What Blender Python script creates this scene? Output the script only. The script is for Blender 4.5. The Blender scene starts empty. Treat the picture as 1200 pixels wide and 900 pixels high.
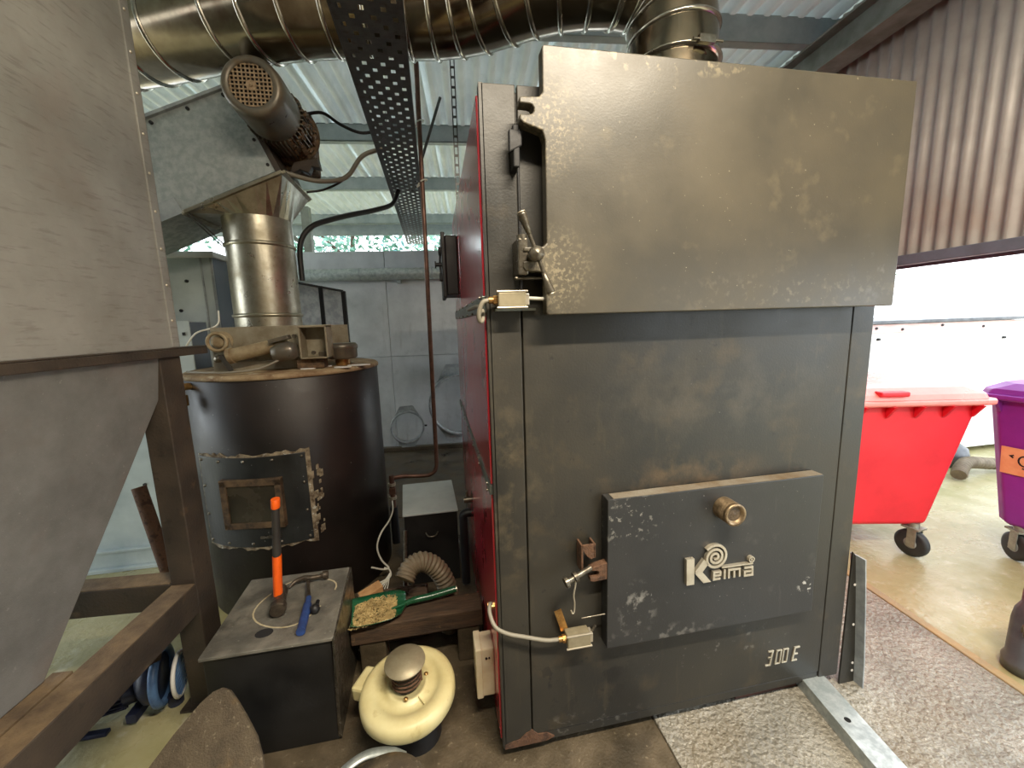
import bpy, bmesh, math, random
from math import sin, cos, pi, radians, sqrt, atan2
from mathutils import Vector, Matrix
random.seed(7)
sc = bpy.context.scene
COL = sc.collection

# ------------------------------------------------------------------ camera
def make_camera():
    f_px, yaw, pit, rol = 472.5, 0.18467, 0.15114, -0.02999
    fw = Vector((sin(yaw)*cos(pit), cos(yaw)*cos(pit), -sin(pit)))
    rt = Vector((cos(yaw), -sin(yaw), 0)); up = rt.cross(fw)
    r2 = rt*cos(rol) + up*sin(rol); u2 = up*cos(rol) - rt*sin(rol)
    cd = bpy.data.cameras.new('camera'); cam = bpy.data.objects.new('camera', cd)
    cd.sensor_fit = 'HORIZONTAL'; cd.sensor_width = 36.0; cd.lens = f_px/1200*36.0
    cd.clip_start = 0.02; cd.clip_end = 300
    m = Matrix((r2, u2, -fw)).transposed().to_4x4(); m.translation = Vector((-0.179, -1.336, 1.70))
    cam.matrix_world = m; COL.objects.link(cam); sc.camera = cam
make_camera()

# ------------------------------------------------------------------ world, exposure
w = bpy.data.worlds.new('overcast_sky'); sc.world = w; w.use_nodes = True
bg = w.node_tree.nodes['Background']
bg.inputs[0].default_value = (0.88, 0.95, 1.0, 1); bg.inputs[1].default_value = 2.7
sc.view_settings.view_transform = 'Standard'; sc.view_settings.look = 'None'
sc.view_settings.gamma = 1.0; sc.view_settings.use_curve_mapping = False
sc.view_settings.exposure = 0.68
sc.cycles.use_denoising = True
sc.cycles.max_bounces = 10; sc.cycles.diffuse_bounces = 6; sc.cycles.glossy_bounces = 5
sc.cycles.sample_clamp_indirect = 8.0
sc.cycles.caustics_reflective = False; sc.cycles.caustics_refractive = False

# ------------------------------------------------------------------ materials
def S(r, g, b):
    def c(v):
        v /= 255.0
        return v/12.92 if v <= 0.04045 else ((v+0.055)/1.055)**2.4
    return (c(r), c(g), c(b), 1.0)

def mat(name, c1, c2=None, rough=0.5, metal=0.0, scale=5.0, lo=0.38, hi=0.65, bump=0.0, bscale=80.0,
        spots=None, streak=None, rvar=0.12, stretch=(1, 1, 1), rlo=None, coat=0.0, spec=0.5, detail=6.0, bdist=0.01):
    m = bpy.data.materials.new(name); m.use_nodes = True
    nt = m.node_tree; N = nt.nodes; L = nt.links
    b = N['Principled BSDF']; tc = N.new('ShaderNodeTexCoord')
    mp = N.new('ShaderNodeMapping'); L.new(tc.outputs['Object'], mp.inputs[0]); mp.inputs['Scale'].default_value = stretch
    n1 = N.new('ShaderNodeTexNoise'); L.new(mp.outputs[0], n1.inputs['Vector'])
    n1.inputs['Scale'].default_value = scale; n1.inputs['Detail'].default_value = detail; n1.inputs['Roughness'].default_value = 0.62
    r1 = N.new('ShaderNodeMapRange'); L.new(n1.outputs[0], r1.inputs[0]); r1.inputs[1].default_value = lo; r1.inputs[2].default_value = hi
    mx = N.new('ShaderNodeMix'); mx.data_type = 'RGBA'; L.new(r1.outputs[0], mx.inputs[0])
    mx.inputs[6].default_value = c1; mx.inputs[7].default_value = c2 or c1
    col = mx.outputs[2]
    def over(vec, nscale, thr, wid, color, amount, area=None):
        nonlocal col
        n = N.new('ShaderNodeTexNoise'); L.new(vec, n.inputs['Vector']); n.inputs['Scale'].default_value = nscale
        n.inputs['Detail'].default_value = 4.0; n.inputs['Roughness'].default_value = 0.6
        r = N.new('ShaderNodeMapRange'); L.new(n.outputs[0], r.inputs[0]); r.inputs[1].default_value = thr; r.inputs[2].default_value = thr+wid
        r.inputs[4].default_value = amount
        fac = r.outputs[0]
        for (cx_, cz_, rx_, rz_) in ([area] if area else []):      # a worn patch round one spot of the face (local x, z)
            mm = N.new('ShaderNodeMapping'); mm.vector_type = 'POINT'; L.new(tc.outputs['Object'], mm.inputs[0])
            mm.inputs['Location'].default_value = (-cx_/rx_, 0, -cz_/rz_); mm.inputs['Scale'].default_value = (1/rx_, 0, 1/rz_)
            ln = N.new('ShaderNodeVectorMath'); ln.operation = 'LENGTH'; L.new(mm.outputs[0], ln.inputs[0])
            r2 = N.new('ShaderNodeMapRange'); L.new(ln.outputs['Value'], r2.inputs[0]); r2.inputs[1].default_value = 0.3; r2.inputs[2].default_value = 1.0
            r2.inputs[3].default_value = 1.0; r2.inputs[4].default_value = 0.0
            mu = N.new('ShaderNodeMath'); mu.operation = 'MULTIPLY'; L.new(fac, mu.inputs[0]); L.new(r2.outputs[0], mu.inputs[1]); fac = mu.outputs[0]
        x = N.new('ShaderNodeMix'); x.data_type = 'RGBA'; L.new(fac, x.inputs[0])
        L.new(col, x.inputs[6]); x.inputs[7].default_value = color; col = x.outputs[2]
    for sp in (spots or []):
        color, nscale, thr, wid, amount = sp[:5]
        over(tc.outputs['Object'], nscale, thr, wid, color, amount, sp[5] if len(sp) > 5 else None)
    for sp in (streak or []):
        color, nscale, thr, wid, amount, st = sp
        m2 = N.new('ShaderNodeMapping'); L.new(tc.outputs['Object'], m2.inputs[0]); m2.inputs['Scale'].default_value = st
        over(m2.outputs[0], nscale, thr, wid, color, amount)
    L.new(col, b.inputs['Base Color'])
    b.inputs['Metallic'].default_value = metal; b.inputs['Specular IOR Level'].default_value = spec
    rr = N.new('ShaderNodeMapRange'); L.new(n1.outputs[0], rr.inputs[0]); rr.inputs[1].default_value = 0.3; rr.inputs[2].default_value = 0.7
    rr.inputs[3].default_value = max(0.03, (rlo if rlo is not None else rough-rvar)); rr.inputs[4].default_value = min(1, rough+rvar)
    L.new(rr.outputs[0], b.inputs['Roughness'])
    if coat: b.inputs['Coat Weight'].default_value = coat; b.inputs['Coat Roughness'].default_value = 0.15
    if bump:
        nb = N.new('ShaderNodeTexNoise'); L.new(mp.outputs[0], nb.inputs['Vector']); nb.inputs['Scale'].default_value = bscale
        nb.inputs['Detail'].default_value = 5.0
        bp = N.new('ShaderNodeBump'); bp.inputs['Strength'].default_value = bump; bp.inputs['Distance'].default_value = bdist
        L.new(nb.outputs[0], bp.inputs['Height']); L.new(bp.outputs[0], b.inputs['Normal'])
    return m

def emis(name, color, strength):
    m = bpy.data.materials.new(name); m.use_nodes = True
    b = m.node_tree.nodes['Principled BSDF']
    b.inputs['Base Color'].default_value = color; b.inputs['Emission Color'].default_value = color
    b.inputs['Emission Strength'].default_value = strength
    return m

DUST = S(150, 132, 98)
M = {}
M['boiler'] = mat('boiler_black_paint', S(40, 40, 38), S(54, 51, 44), 0.44, 0.0, 2.2, bump=0.05, bscale=120,
    spots=[(S(74, 65, 50), 6, 0.56, 0.16, 0.6), (S(30, 30, 29), 22, 0.68, 0.03, 0.7), (S(150, 146, 134), 90, 0.73, 0.02, 0.5),
        (S(104, 86, 64), 12, 0.40, 0.25, 0.45, (-0.02, 1.10, 0.42, 0.10)), (S(108, 97, 76), 16, 0.48, 0.25, 0.45, (-0.72, 1.1, 0.16, 0.5)),
        (S(128, 126, 120), 20, 0.54, 0.12, 0.7, (-0.45, 0.09, 0.3, 0.07)), (S(150, 148, 142), 26, 0.62, 0.08, 0.35, (0.1, 0.32, 0.5, 0.12)),
        (S(26, 27, 28), 9, 0.56, 0.03, 0.8, (-0.45, 0.33, 0.3, 0.22)), (S(84, 78, 68), 7, 0.45, 0.25, 0.5, (0.1, 1.4, 0.7, 0.22))],
    streak=[(S(84, 76, 60), 5, 0.60, 0.16, 0.4, (4, 4, 0.5))], spec=0.5)
M['upper_door'] = mat('lamplit_door_paint', S(68, 65, 57), S(82, 76, 63), 0.40, 0.0, 2.0, bump=0.03, bscale=160,  # lighter base paints in the warm lamp light; the spots are scuffs
    spots=[(S(104, 96, 78), 9, 0.60, 0.14, 0.5), (S(170, 160, 136), 34, 0.70, 0.05, 0.4), (S(190, 182, 158), 90, 0.72, 0.02, 0.5),
        (S(172, 158, 128), 85, 0.50, 0.14, 0.45, (-0.60, 2.27, 0.14, 0.17)), (S(170, 158, 130), 80, 0.50, 0.12, 0.4, (-0.58, 1.85, 0.14, 0.16)),
        (S(160, 148, 120), 30, 0.54, 0.10, 0.7, (-0.3, 2.48, 0.5, 0.05)), (S(150, 142, 124), 44, 0.54, 0.16, 0.25, (0.3, 1.78, 0.6, 0.08)),
        (S(150, 148, 150), 12, 0.54, 0.2, 0.35, (0.66, 1.85, 0.14, 0.16))], spec=0.55)
M['lower_door'] = mat('charcoal_door_paint', S(41, 42, 43), S(51, 51, 51), 0.42, 0.0, 3.0, bump=0.04, bscale=140,
    spots=[(S(84, 83, 80), 8, 0.62, 0.12, 0.4), (S(150, 150, 146), 26, 0.71, 0.04, 0.55), (S(190, 188, 180), 90, 0.72, 0.02, 0.6),
        (S(168, 166, 160), 24, 0.54, 0.12, 0.5, (-0.26, 0.61, 0.09, 0.13)), (S(170, 168, 160), 40, 0.58, 0.06, 0.5, (-0.30, 0.97, 0.16, 0.12)),
        (S(120, 118, 114), 20, 0.54, 0.1, 0.6, (-0.2, 0.48, 0.4, 0.05)), (S(214, 212, 206), 40, 0.58, 0.03, 0.8, (0.50, 0.58, 0.05, 0.05))],
    streak=[(S(80, 79, 76), 5, 0.64, 0.12, 0.4, (4, 4, 0.6))])
M['black'] = mat('black_paint', S(18, 18, 21), S(28, 28, 30), 0.5, 0.0, 8, bump=0.05)
M['seam'] = mat('seam_black', S(12, 12, 12), None, 0.8)
M['red'] = mat('boiler_red_enamel', S(178, 26, 44), S(190, 38, 54), 0.28, 0.0, 2.0, bump=0.01, bscale=40, rvar=0.05,
    spots=[(S(168, 60, 66), 3, 0.5, 0.3, 0.3)], coat=0.8)
M['strip'] = mat('divider_strip_steel', S(92, 100, 98), S(120, 126, 120), 0.35, 0.6, 20)
M['rust'] = mat('rust', S(84, 60, 44), S(110, 78, 56), 0.85, 0.0, 30, bump=0.4, bscale=120,
    spots=[(S(52, 38, 30), 30, 0.52, 0.1, 0.8)])
M['silver'] = mat('cast_silver', S(214, 206, 188), S(190, 180, 160), 0.38, 0.7, 12)
M['brass'] = mat('brass', S(190, 150, 92), S(150, 112, 66), 0.35, 0.8, 40)
M['bronze'] = mat('bronze_port', S(166, 144, 114), S(104, 88, 68), 0.4, 0.75, 50)
M['bronze_dark'] = mat('port_glass_dirt', S(70, 56, 42), S(110, 94, 74), 0.5, 0.2, 80, bump=0.3)
M['steel'] = mat('worn_steel', S(130, 124, 112), S(86, 80, 70), 0.35, 0.8, 30, bump=0.1)
M['zinc'] = mat('galvanised_steel', S(188, 194, 192), S(158, 166, 166), 0.40, 0.45, 26, lo=0.4, hi=0.6, bump=0.04, bscale=30)
M['zinc_dull'] = mat('dull_galvanised_steel', S(172, 178, 180), S(146, 152, 156), 0.5, 0.2, 14, lo=0.4, hi=0.6, bump=0.03, bscale=30)
M['chute'] = mat('chute_galvanised', S(196, 190, 172), S(150, 142, 122), 0.34, 0.9, 6, bump=0.06, bscale=60,
    spots=[(S(84, 66, 48), 16, 0.66, 0.05, 0.7), (S(60, 48, 36), 90, 0.68, 0.04, 0.6)])
M['flue'] = mat('stainless_flue', S(150, 138, 118), S(108, 94, 76), 0.20, 1.0, 3, bump=0.03, bscale=12, rvar=0.08,
    spots=[(S(84, 56, 40), 4, 0.56, 0.14, 0.7)])
M['flue_band'] = mat('flue_band_steel', S(205, 200, 188), S(150, 142, 128), 0.2, 1.0, 10)
M['tray'] = mat('tray_dark_zinc', S(78, 78, 78), S(104, 104, 104), 0.45, 0.6, 14, spots=[(S(74, 64, 52), 20, 0.55, 0.1, 0.6)])
M['copper'] = mat('copper_pipe', S(116, 84, 70), S(90, 66, 56), 0.42, 0.5, 14, spots=[(S(84, 60, 52), 30, 0.56, 0.1, 0.6)])
M['hopper'] = mat('hopper_sheet', S(160, 158, 152), S(142, 140, 134), 0.52, 0.25, 3.0, bump=0.05, bscale=180,
    streak=[(S(122, 116, 110), 10, 0.55, 0.12, 0.5, (1, 1, 7))], spots=[(S(146, 128, 118), 2.2, 0.55, 0.2, 0.5)])
M['cone'] = mat('hopper_cone_sheet', S(128, 127, 124), S(108, 107, 104), 0.6, 0.2, 5.0, bump=0.15, bscale=200,
    spots=[(S(122, 108, 100), 3.0, 0.55, 0.15, 0.5), (S(168, 166, 160), 70, 0.66, 0.05, 0.35)])
M['frame'] = mat('rusty_frame_steel', S(56, 49, 43), S(76, 65, 54), 0.55, 0.1, 5, bump=0.2, bscale=90,
    spots=[(S(122, 98, 72), 9, 0.62, 0.12, 0.5), (S(40, 34, 29), 24, 0.6, 0.08, 0.6)])
M['frame_top'] = mat('dusty_rust', S(126, 106, 80), S(84, 70, 56), 0.75, 0.0, 9, bump=0.35, bscale=130)
M['drum'] = mat('drum_black_paint', S(29, 26, 25), S(40, 31, 28), 0.46, 0.0, 2.5, bump=0.04, bscale=60,
    spots=[(S(54, 56, 58), 5, 0.6, 0.15, 0.5), (S(170, 168, 160), 70, 0.72, 0.02, 0.7)])
M['drum_top'] = mat('drum_dusty_top', S(168, 148, 116), S(112, 84, 58), 0.75, 0.0, 7, bump=0.3, bscale=60,
    spots=[(S(206, 196, 172), 12, 0.6, 0.1, 0.7)])
M['sealant'] = mat('old_sealant', S(150, 138, 116), S(84, 70, 54), 0.85, 0.0, 24, bump=0.6, bscale=80,
    spots=[(S(196, 200, 196), 30, 0.6, 0.06, 0.7)])
M['panel_black'] = mat('access_panel_black', S(26, 28, 29), S(40, 42, 42), 0.4, 0.0, 6, bump=0.08, bscale=60,
    spots=[(S(170, 170, 165), 60, 0.71, 0.02, 0.7)])
M['window_frame'] = mat('burnt_frame', S(120, 98, 74), S(64, 54, 46), 0.5, 0.4, 20, bump=0.2)
M['dusty_glass'] = mat('sooty_glass', S(44, 42, 36), S(66, 60, 48), 0.25, 0.0, 6)
M['gate'] = mat('gate_beige_steel', S(160, 152, 132), S(132, 120, 98), 0.6, 0.2, 9, bump=0.1, spots=[(S(104, 80, 56), 12, 0.62, 0.1, 0.6)])
M['actuator'] = mat('actuator_dusty_alloy', S(178, 160, 128), S(138, 116, 86), 0.55, 0.25, 12, bump=0.1)
M['dark_rubber'] = mat('dark_rubber', S(38, 36, 34), S(60, 56, 50), 0.6, 0.0, 12)
M['motor'] = mat('motor_grimy_alloy', S(98, 94, 86), S(118, 108, 92), 0.38, 0.4, 10, bump=0.06,
    spots=[(S(112, 88, 60), 12, 0.6, 0.1, 0.5)])
M['motor_grime'] = mat('motor_grime', S(112, 88, 62), S(66, 52, 40), 0.75, 0.1, 26, bump=0.5, bscale=90,
    spots=[(S(150, 118, 76), 30, 0.6, 0.08, 0.7)])
M['grille'] = mat('motor_grille', S(176, 152, 122), S(120, 98, 74), 0.5, 0.2, 40)
M['void'] = mat('dark_void', S(10, 9, 8), None, 0.9)
M['box'] = mat('black_box_steel', S(22, 22, 22), S(34, 33, 32), 0.45, 0.0, 5, bump=0.06, spots=[(S(150, 148, 142), 80, 0.74, 0.02, 0.6)])
M['box_top'] = mat('worn_box_top', S(98, 96, 90), S(134, 130, 120), 0.5, 0.25, 9, bump=0.25, bscale=70,
    spots=[(S(60, 58, 55), 7, 0.6, 0.1, 0.6), (S(190, 186, 176), 60, 0.68, 0.04, 0.5)])
M['chalk'] = mat('chalky_ring_mark', S(196, 186, 158), S(170, 156, 124), 0.8, 0.0, 40)
M['soot_spot'] = mat('soot_spot', S(34, 34, 36), None, 0.7)
M['orange'] = mat('orange_fibreglass', S(250, 104, 24), S(236, 92, 22), 0.45, 0.0, 20)
M['hammer_steel'] = mat('hammer_steel', S(92, 82, 70), S(64, 56, 48), 0.45, 0.6, 26, bump=0.2)
M['blue_grip'] = mat('blue_rubber_grip', S(44, 72, 132), S(36, 56, 104), 0.55, 0.0, 16, bump=0.1)
M['timber'] = mat('old_dark_timber', S(88, 68, 50), S(58, 46, 36), 0.8, 0.0, 6, bump=0.4, bscale=40, stretch=(1, 6, 6),
    spots=[(S(150, 116, 78), 14, 0.66, 0.08, 0.5)])
M['timber_red'] = mat('red_brown_timber', S(86, 54, 46), S(60, 40, 36), 0.8, 0.0, 6, bump=0.4, bscale=40, stretch=(1, 6, 6))
M['fresh_wood'] = mat('cut_wood', S(180, 140, 94), S(150, 108, 66), 0.7, 0.0, 12, bump=0.2)
M['green'] = mat('green_enamel', S(30, 92, 60), S(24, 74, 48), 0.25, 0.0, 8, rvar=0.06, coat=0.4)
M['pellet'] = mat('wood_chip', S(190, 166, 112), S(128, 110, 70), 0.8, 0.0, 30)
M['cream'] = mat('cream_fan_paint', S(216, 206, 158), S(196, 182, 128), 0.42, 0.0, 4, bump=0.05, bscale=40,
    spots=[(S(164, 142, 92), 14, 0.60, 0.12, 0.55), (S(90, 72, 48), 70, 0.72, 0.02, 0.8)])
M['fan_cap'] = mat('fan_cap_steel', S(168, 158, 132), S(140, 130, 106), 0.45, 0.4, 10)
M['hose'] = mat('grey_flex_hose', S(128, 116, 96), S(100, 90, 74), 0.6, 0.1, 10)
M['white_wire'] = mat('white_cable', S(226, 224, 212), None, 0.5)
M['grey_wire'] = mat('grey_cable', S(138, 132, 118), None, 0.5)
M['black_wire'] = mat('black_cable', S(34, 34, 34), None, 0.45)
M['plastic_cream'] = mat('cream_plastic', S(222, 212, 186), S(206, 192, 158), 0.45, 0.0, 8)
M['concrete_wall'] = mat('concrete_wall', S(204, 207, 210), S(182, 186, 190), 0.85, 0.0, 2.5, bump=0.2, bscale=40,
    spots=[(S(172, 176, 178), 8, 0.58, 0.15, 0.6)], streak=[(S(150, 150, 150), 4, 0.60, 0.15, 0.4, (3, 3, 0.4))])
M['concrete_dark'] = mat('grimy_concrete', S(68, 60, 47), S(98, 86, 68), 0.6, 0.0, 5, bump=0.35, bscale=90,
    spots=[(S(54, 48, 38), 3, 0.55, 0.12, 0.6), (S(160, 148, 122), 40, 0.64, 0.06, 0.4)], rlo=0.22)
M['concrete_wet'] = mat('wet_rough_concrete', S(160, 155, 143), S(126, 122, 112), 0.30, 0.0, 3, bump=1.0, bscale=42,
    spots=[(S(122, 108, 84), 1.8, 0.54, 0.14, 0.5), (S(206, 200, 184), 70, 0.56, 0.08, 0.35), (S(84, 76, 64), 80, 0.60, 0.06, 0.4)], rlo=0.05, detail=8.0, bdist=0.025)
M['yard'] = mat('algae_wet_concrete', S(176, 168, 132), S(148, 142, 98), 0.42, 0.0, 1.6, bump=0.35, bscale=30,
    spots=[(S(122, 122, 76), 2.2, 0.55, 0.15, 0.6), (S(206, 202, 180), 8, 0.6, 0.1, 0.5)], rlo=0.08)
M['kerb'] = mat('kerb_stained', S(176, 150, 104), S(150, 138, 112), 0.55, 0.0, 6, bump=0.3)
M['sheet_roof'] = mat('roof_sheet_white', S(226, 232, 230), S(206, 214, 212), 0.4, 0.0, 2, spots=[(S(180, 186, 186), 5, 0.6, 0.15, 0.5)])
def translucent(m, amount):
    nt = m.node_tree; N = nt.nodes; L = nt.links; b = N['Principled BSDF']; out = N['Material Output']
    tr = N.new('ShaderNodeBsdfTranslucent'); L.new(b.inputs['Base Color'].links[0].from_socket, tr.inputs['Color'])
    mx = N.new('ShaderNodeMixShader'); mx.inputs[0].default_value = amount
    L.new(b.outputs[0], mx.inputs[1]); L.new(tr.outputs[0], mx.inputs[2]); L.new(mx.outputs[0], out.inputs[0])
translucent(M['sheet_roof'], 0.05)
M['sheet_wall'] = mat('cladding_sheet_grey', S(172, 167, 164), S(150, 144, 141), 0.5, 0.1, 2.2, bump=0.04,
    spots=[(S(160, 140, 126), 3.0, 0.58, 0.14, 0.4)], streak=[(S(124, 118, 116), 5, 0.6, 0.1, 0.4, (4, 4, 0.6))])
M['purlin'] = mat('purlin_galv', S(172, 182, 186), S(150, 162, 168), 0.5, 0.2, 5)
M['rafter'] = mat('rafter_painted_steel', S(138, 142, 138), S(112, 114, 108), 0.5, 0.1, 5)
M['rail'] = mat('rail_grey_blue', S(112, 120, 138), S(96, 102, 116), 0.5, 0.1, 5)
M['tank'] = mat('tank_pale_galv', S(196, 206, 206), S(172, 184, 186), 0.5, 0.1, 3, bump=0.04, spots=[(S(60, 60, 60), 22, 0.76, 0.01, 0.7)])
M['tank_shade'] = mat('tank_side_shade', S(104, 114, 128), S(122, 130, 140), 0.55, 0.2, 4)  # darker copy of the tank steel, paints shade on side faces
M['red_bin'] = mat('red_bin_plastic', S(226, 36, 52), S(208, 28, 44), 0.42, 0.0, 3, bump=0.03)
M['red_lid'] = mat('overexposed_red_lid', S(238, 150, 142), S(232, 132, 126), 0.3, 0.0, 3)  # pale pink paints the overexposed daylight on a red lid
M['purple_bin'] = mat('purple_bin_plastic', S(146, 48, 162), S(128, 38, 142), 0.42, 0.0, 3, bump=0.03)
M['tyre'] = mat('black_tyre', S(36, 40, 44), S(54, 56, 58), 0.55, 0.0, 12)
M['castor'] = mat('castor_zinc', S(170, 170, 160), S(140, 140, 130), 0.4, 0.6, 20)
M['label'] = mat('orange_label', S(240, 172, 130), S(230, 154, 112), 0.7, 0.0, 12)
M['ink'] = mat('black_ink', S(34, 26, 34), None, 0.7)
M['white_paint'] = mat('white_container_paint', S(238, 238, 236), S(226, 226, 224), 0.5, 0.0, 3)
M['pink_paint'] = mat('faded_pink_strip', S(238, 208, 206), S(228, 192, 190), 0.5, 0.0, 6)
M['blue_motor'] = mat('blue_motor_paint', S(96, 132, 178), S(66, 96, 142), 0.4, 0.0, 10, bump=0.05)
M['navy'] = mat('navy_motor_paint', S(30, 36, 58), S(48, 54, 80), 0.4, 0.0, 10)
M['pole'] = mat('pole_grey', S(96, 100, 108), None, 0.6)
M['leaf'] = mat('leaf_pale', S(124, 168, 150), S(90, 140, 120), 0.6, 0.0, 0.8, lo=0.4, hi=0.6)
M['leaf2'] = mat('leaf_blue_green', S(98, 150, 158), S(150, 190, 170), 0.6, 0.0, 0.8, lo=0.4, hi=0.6)
M['bark'] = mat('bark', S(92, 80, 66), S(70, 60, 50), 0.9, 0.0, 8, bump=0.4)
M['can'] = mat('grey_can_steel', S(104, 106, 110), S(84, 86, 90), 0.4, 0.5, 8)
M['shovel'] = mat('rusted_plate', S(98, 86, 68), S(72, 62, 50), 0.75, 0.1, 8, bump=0.45, bscale=160,
    spots=[(S(146, 114, 70), 5, 0.55, 0.15, 0.5), (S(150, 138, 116), 60, 0.62, 0.06, 0.5)])

# ------------------------------------------------------------------ mesh builder
class MB:
    def __init__(s): s.v = []; s.f = []; s.sm = []
    def add(s, vs, fs, smooth=False):
        o = len(s.v); s.v += [tuple(p) for p in vs]
        for f in fs: s.f.append([i+o for i in f]); s.sm.append(smooth)
        return s
    def box(s, x0, x1, y0, y1, z0, z1):
        v = [(x0, y0, z0), (x1, y0, z0), (x1, y1, z0), (x0, y1, z0), (x0, y0, z1), (x1, y0, z1), (x1, y1, z1), (x0, y1, z1)]
        return s.add(v, [(0, 3, 2, 1), (4, 5, 6, 7), (0, 1, 5, 4), (1, 2, 6, 5), (2, 3, 7, 6), (3, 0, 4, 7)])
    def hexa(s, b, t):                                   # two quads, bottom and top, as a closed solid
        return s.add(list(b)+list(t), [(0, 3, 2, 1), (4, 5, 6, 7), (0, 1, 5, 4), (1, 2, 6, 5), (2, 3, 7, 6), (3, 0, 4, 7)])
    def obox(s, c, ax, ay, az, hx, hy, hz):              # oriented box: centre, axes, half sizes
        c = Vector(c); ax = Vector(ax).normalized()*hx; ay = Vector(ay).normalized()*hy; az = Vector(az).normalized()*hz
        q = [c+ax*i+ay*j+az*k for k in (-1, 1) for (i, j) in ((-1, -1), (1, -1), (1, 1), (-1, 1))]
        return s.hexa(q[:4], q[4:])
    def bar(s, p, q, wd, h=None, up=(0, 0, 1)):
        p = Vector(p); q = Vector(q); d = q-p; a = d.normalized(); u = Vector(up)
        if abs(a.dot(u)) > 0.98: u = Vector((1, 0, 0))
        sd = a.cross(u).normalized(); u = sd.cross(a)
        return s.obox((p+q)/2, a, sd, u, d.length/2, wd/2, (h or wd)/2)
    def prism(s, poly, y0, y1, plane='xz'):
        def P3(a, b, c): return {'xz': (a, c, b), 'xy': (a, b, c), 'yz': (c, a, b)}[plane]
        n = len(poly); v = [P3(a, b, y0) for a, b in poly]+[P3(a, b, y1) for a, b in poly]
        return s.add(v, [list(range(n)), list(range(2*n-1, n-1, -1))]+[(i, (i+1) % n+0, (i+1) % n+n, i+n) for i in range(n)])
    def rings(s, rings, caps=True, smooth=True, closed=False):
        o = []; n = len(rings[0]); v = [p for r in rings for p in r]; f = []
        R = len(rings)
        for k in range(R if closed else R-1):
            a = k*n; b = ((k+1) % R)*n
            for i in range(n): f.append((a+i, a+(i+1) % n, b+(i+1) % n, b+i))
        s.add(v, f, smooth)
        if caps and not closed:
            s.add(rings[0], [list(range(n-1, -1, -1))]); s.add(rings[-1], [list(range(n))])
        return s
    def tube(s, path, r, n=10, caps=True, closed=False, smooth=True):
        path = [Vector(p) for p in path]; rr = r if isinstance(r, (list, tuple)) else [r]*len(path)
        m = len(path); T = []
        for i in range(m):
            a = path[(i-1) % m] if (closed or i > 0) else path[i]; b = path[(i+1) % m] if (closed or i < m-1) else path[i]
            T.append((b-a).normalized())
        u = T[0].orthogonal().normalized(); out = []
        for i in range(m):
            if i:
                ax = T[i-1].cross(T[i])
                if ax.length > 1e-7: u = Matrix.Rotation(T[i-1].angle(T[i]), 3, ax.normalized()) @ u
            u = (u-T[i]*u.dot(T[i])).normalized(); w_ = T[i].cross(u)
            out.append([path[i]+(u*cos(2*pi*k/n)+w_*sin(2*pi*k/n))*rr[i] for k in range(n)])
        return s.rings(out, caps, smooth, closed)
    def cyl(s, p, q, r0, r1=None, n=24, smooth=True, caps=True):
        return s.tube([p, q], [r0, r0 if r1 is None else r1], n, caps, False, smooth)
    def lathe(s, prof, c, axis=(0, 0, 1), n=32, smooth=True, caps=False):
        c = Vector(c); a = Vector(axis).normalized(); u = a.orthogonal().normalized(); w_ = a.cross(u)
        return s.rings([[c+a*z+(u*cos(2*pi*k/n)+w_*sin(2*pi*k/n))*max(r, 1e-4) for k in range(n)] for r, z in prof], caps, smooth)
    def torus(s, c, axis, R, r, n=28, k=8):
        c = Vector(c); a = Vector(axis).normalized(); u = a.orthogonal().normalized(); w_ = a.cross(u)
        return s.tube([c+(u*cos(2*pi*i/n)+w_*sin(2*pi*i/n))*R for i in range(n)], r, k, False, True)
    def ribbon(s, pts, wd, y0, y1, closed=False):        # stroke in the xz plane with mitred corners, extruded along y
        pts = [Vector(p) for p in pts]; n = len(pts); Lf = []; Rt = []
        for i in range(n):
            d0 = (pts[i]-pts[i-1]).normalized() if (i or closed) else None
            d1 = (pts[(i+1) % n]-pts[i]).normalized() if (i < n-1 or closed) else None
            d0 = d0 or d1; d1 = d1 or d0
            nn = Vector((-(d0+d1).y, (d0+d1).x))
            if nn.length < 1e-5: nn = Vector((-d0.y, d0.x))
            nn.normalize(); k = max(0.45, nn.dot(Vector((-d0.y, d0.x)))); o = nn*(wd/2/k)
            Lf.append(pts[i]+o); Rt.append(pts[i]-o)
        m = n if closed else n-1
        for i in range(m):
            j = (i+1) % n; q = [Lf[i], Lf[j], Rt[j], Rt[i]]
            s.prism([(a.x, a.y) for a in q], y0, y1)
        return s

ORG = {}
def build(mb, name, m, parent=None, bevel=0.0, seg=2, label=None, kind=None, keep=False):
    me = bpy.data.meshes.new(name); off = Vector((0, 0, 0))
    if parent is not None: off = ORG.get(parent.name, off)
    elif not keep:
        xs = [p[0] for p in mb.v]; ys = [p[1] for p in mb.v]; zs = [p[2] for p in mb.v]
        off = Vector(((min(xs)+max(xs))/2, (min(ys)+max(ys))/2, min(zs)))
    me.from_pydata([(p[0]-off.x, p[1]-off.y, p[2]-off.z) for p in mb.v], [], mb.f)
    bm = bmesh.new(); bm.from_mesh(me); bmesh.ops.recalc_face_normals(bm, faces=bm.faces); bm.to_mesh(me); bm.free()
    for p, sflag in zip(me.polygons, mb.sm): p.use_smooth = sflag
    me.materials.append(M[m]); o = bpy.data.objects.new(name, me); COL.objects.link(o)
    if parent is not None: o.parent = parent; ORG[o.name] = off
    elif not keep: o.location = off
    if bevel:
        b = o.modifiers.new('bevel', 'BEVEL'); b.width = bevel; b.segments = seg; b.limit_method = 'ANGLE'; b.angle_limit = radians(40)
    if label: o['label'] = label
    if kind: o['kind'] = kind
    return o
def tag(o, label, cat, group=None):
    o['label'] = label; o['category'] = cat
    if group: o['group'] = group
    return o
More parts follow.
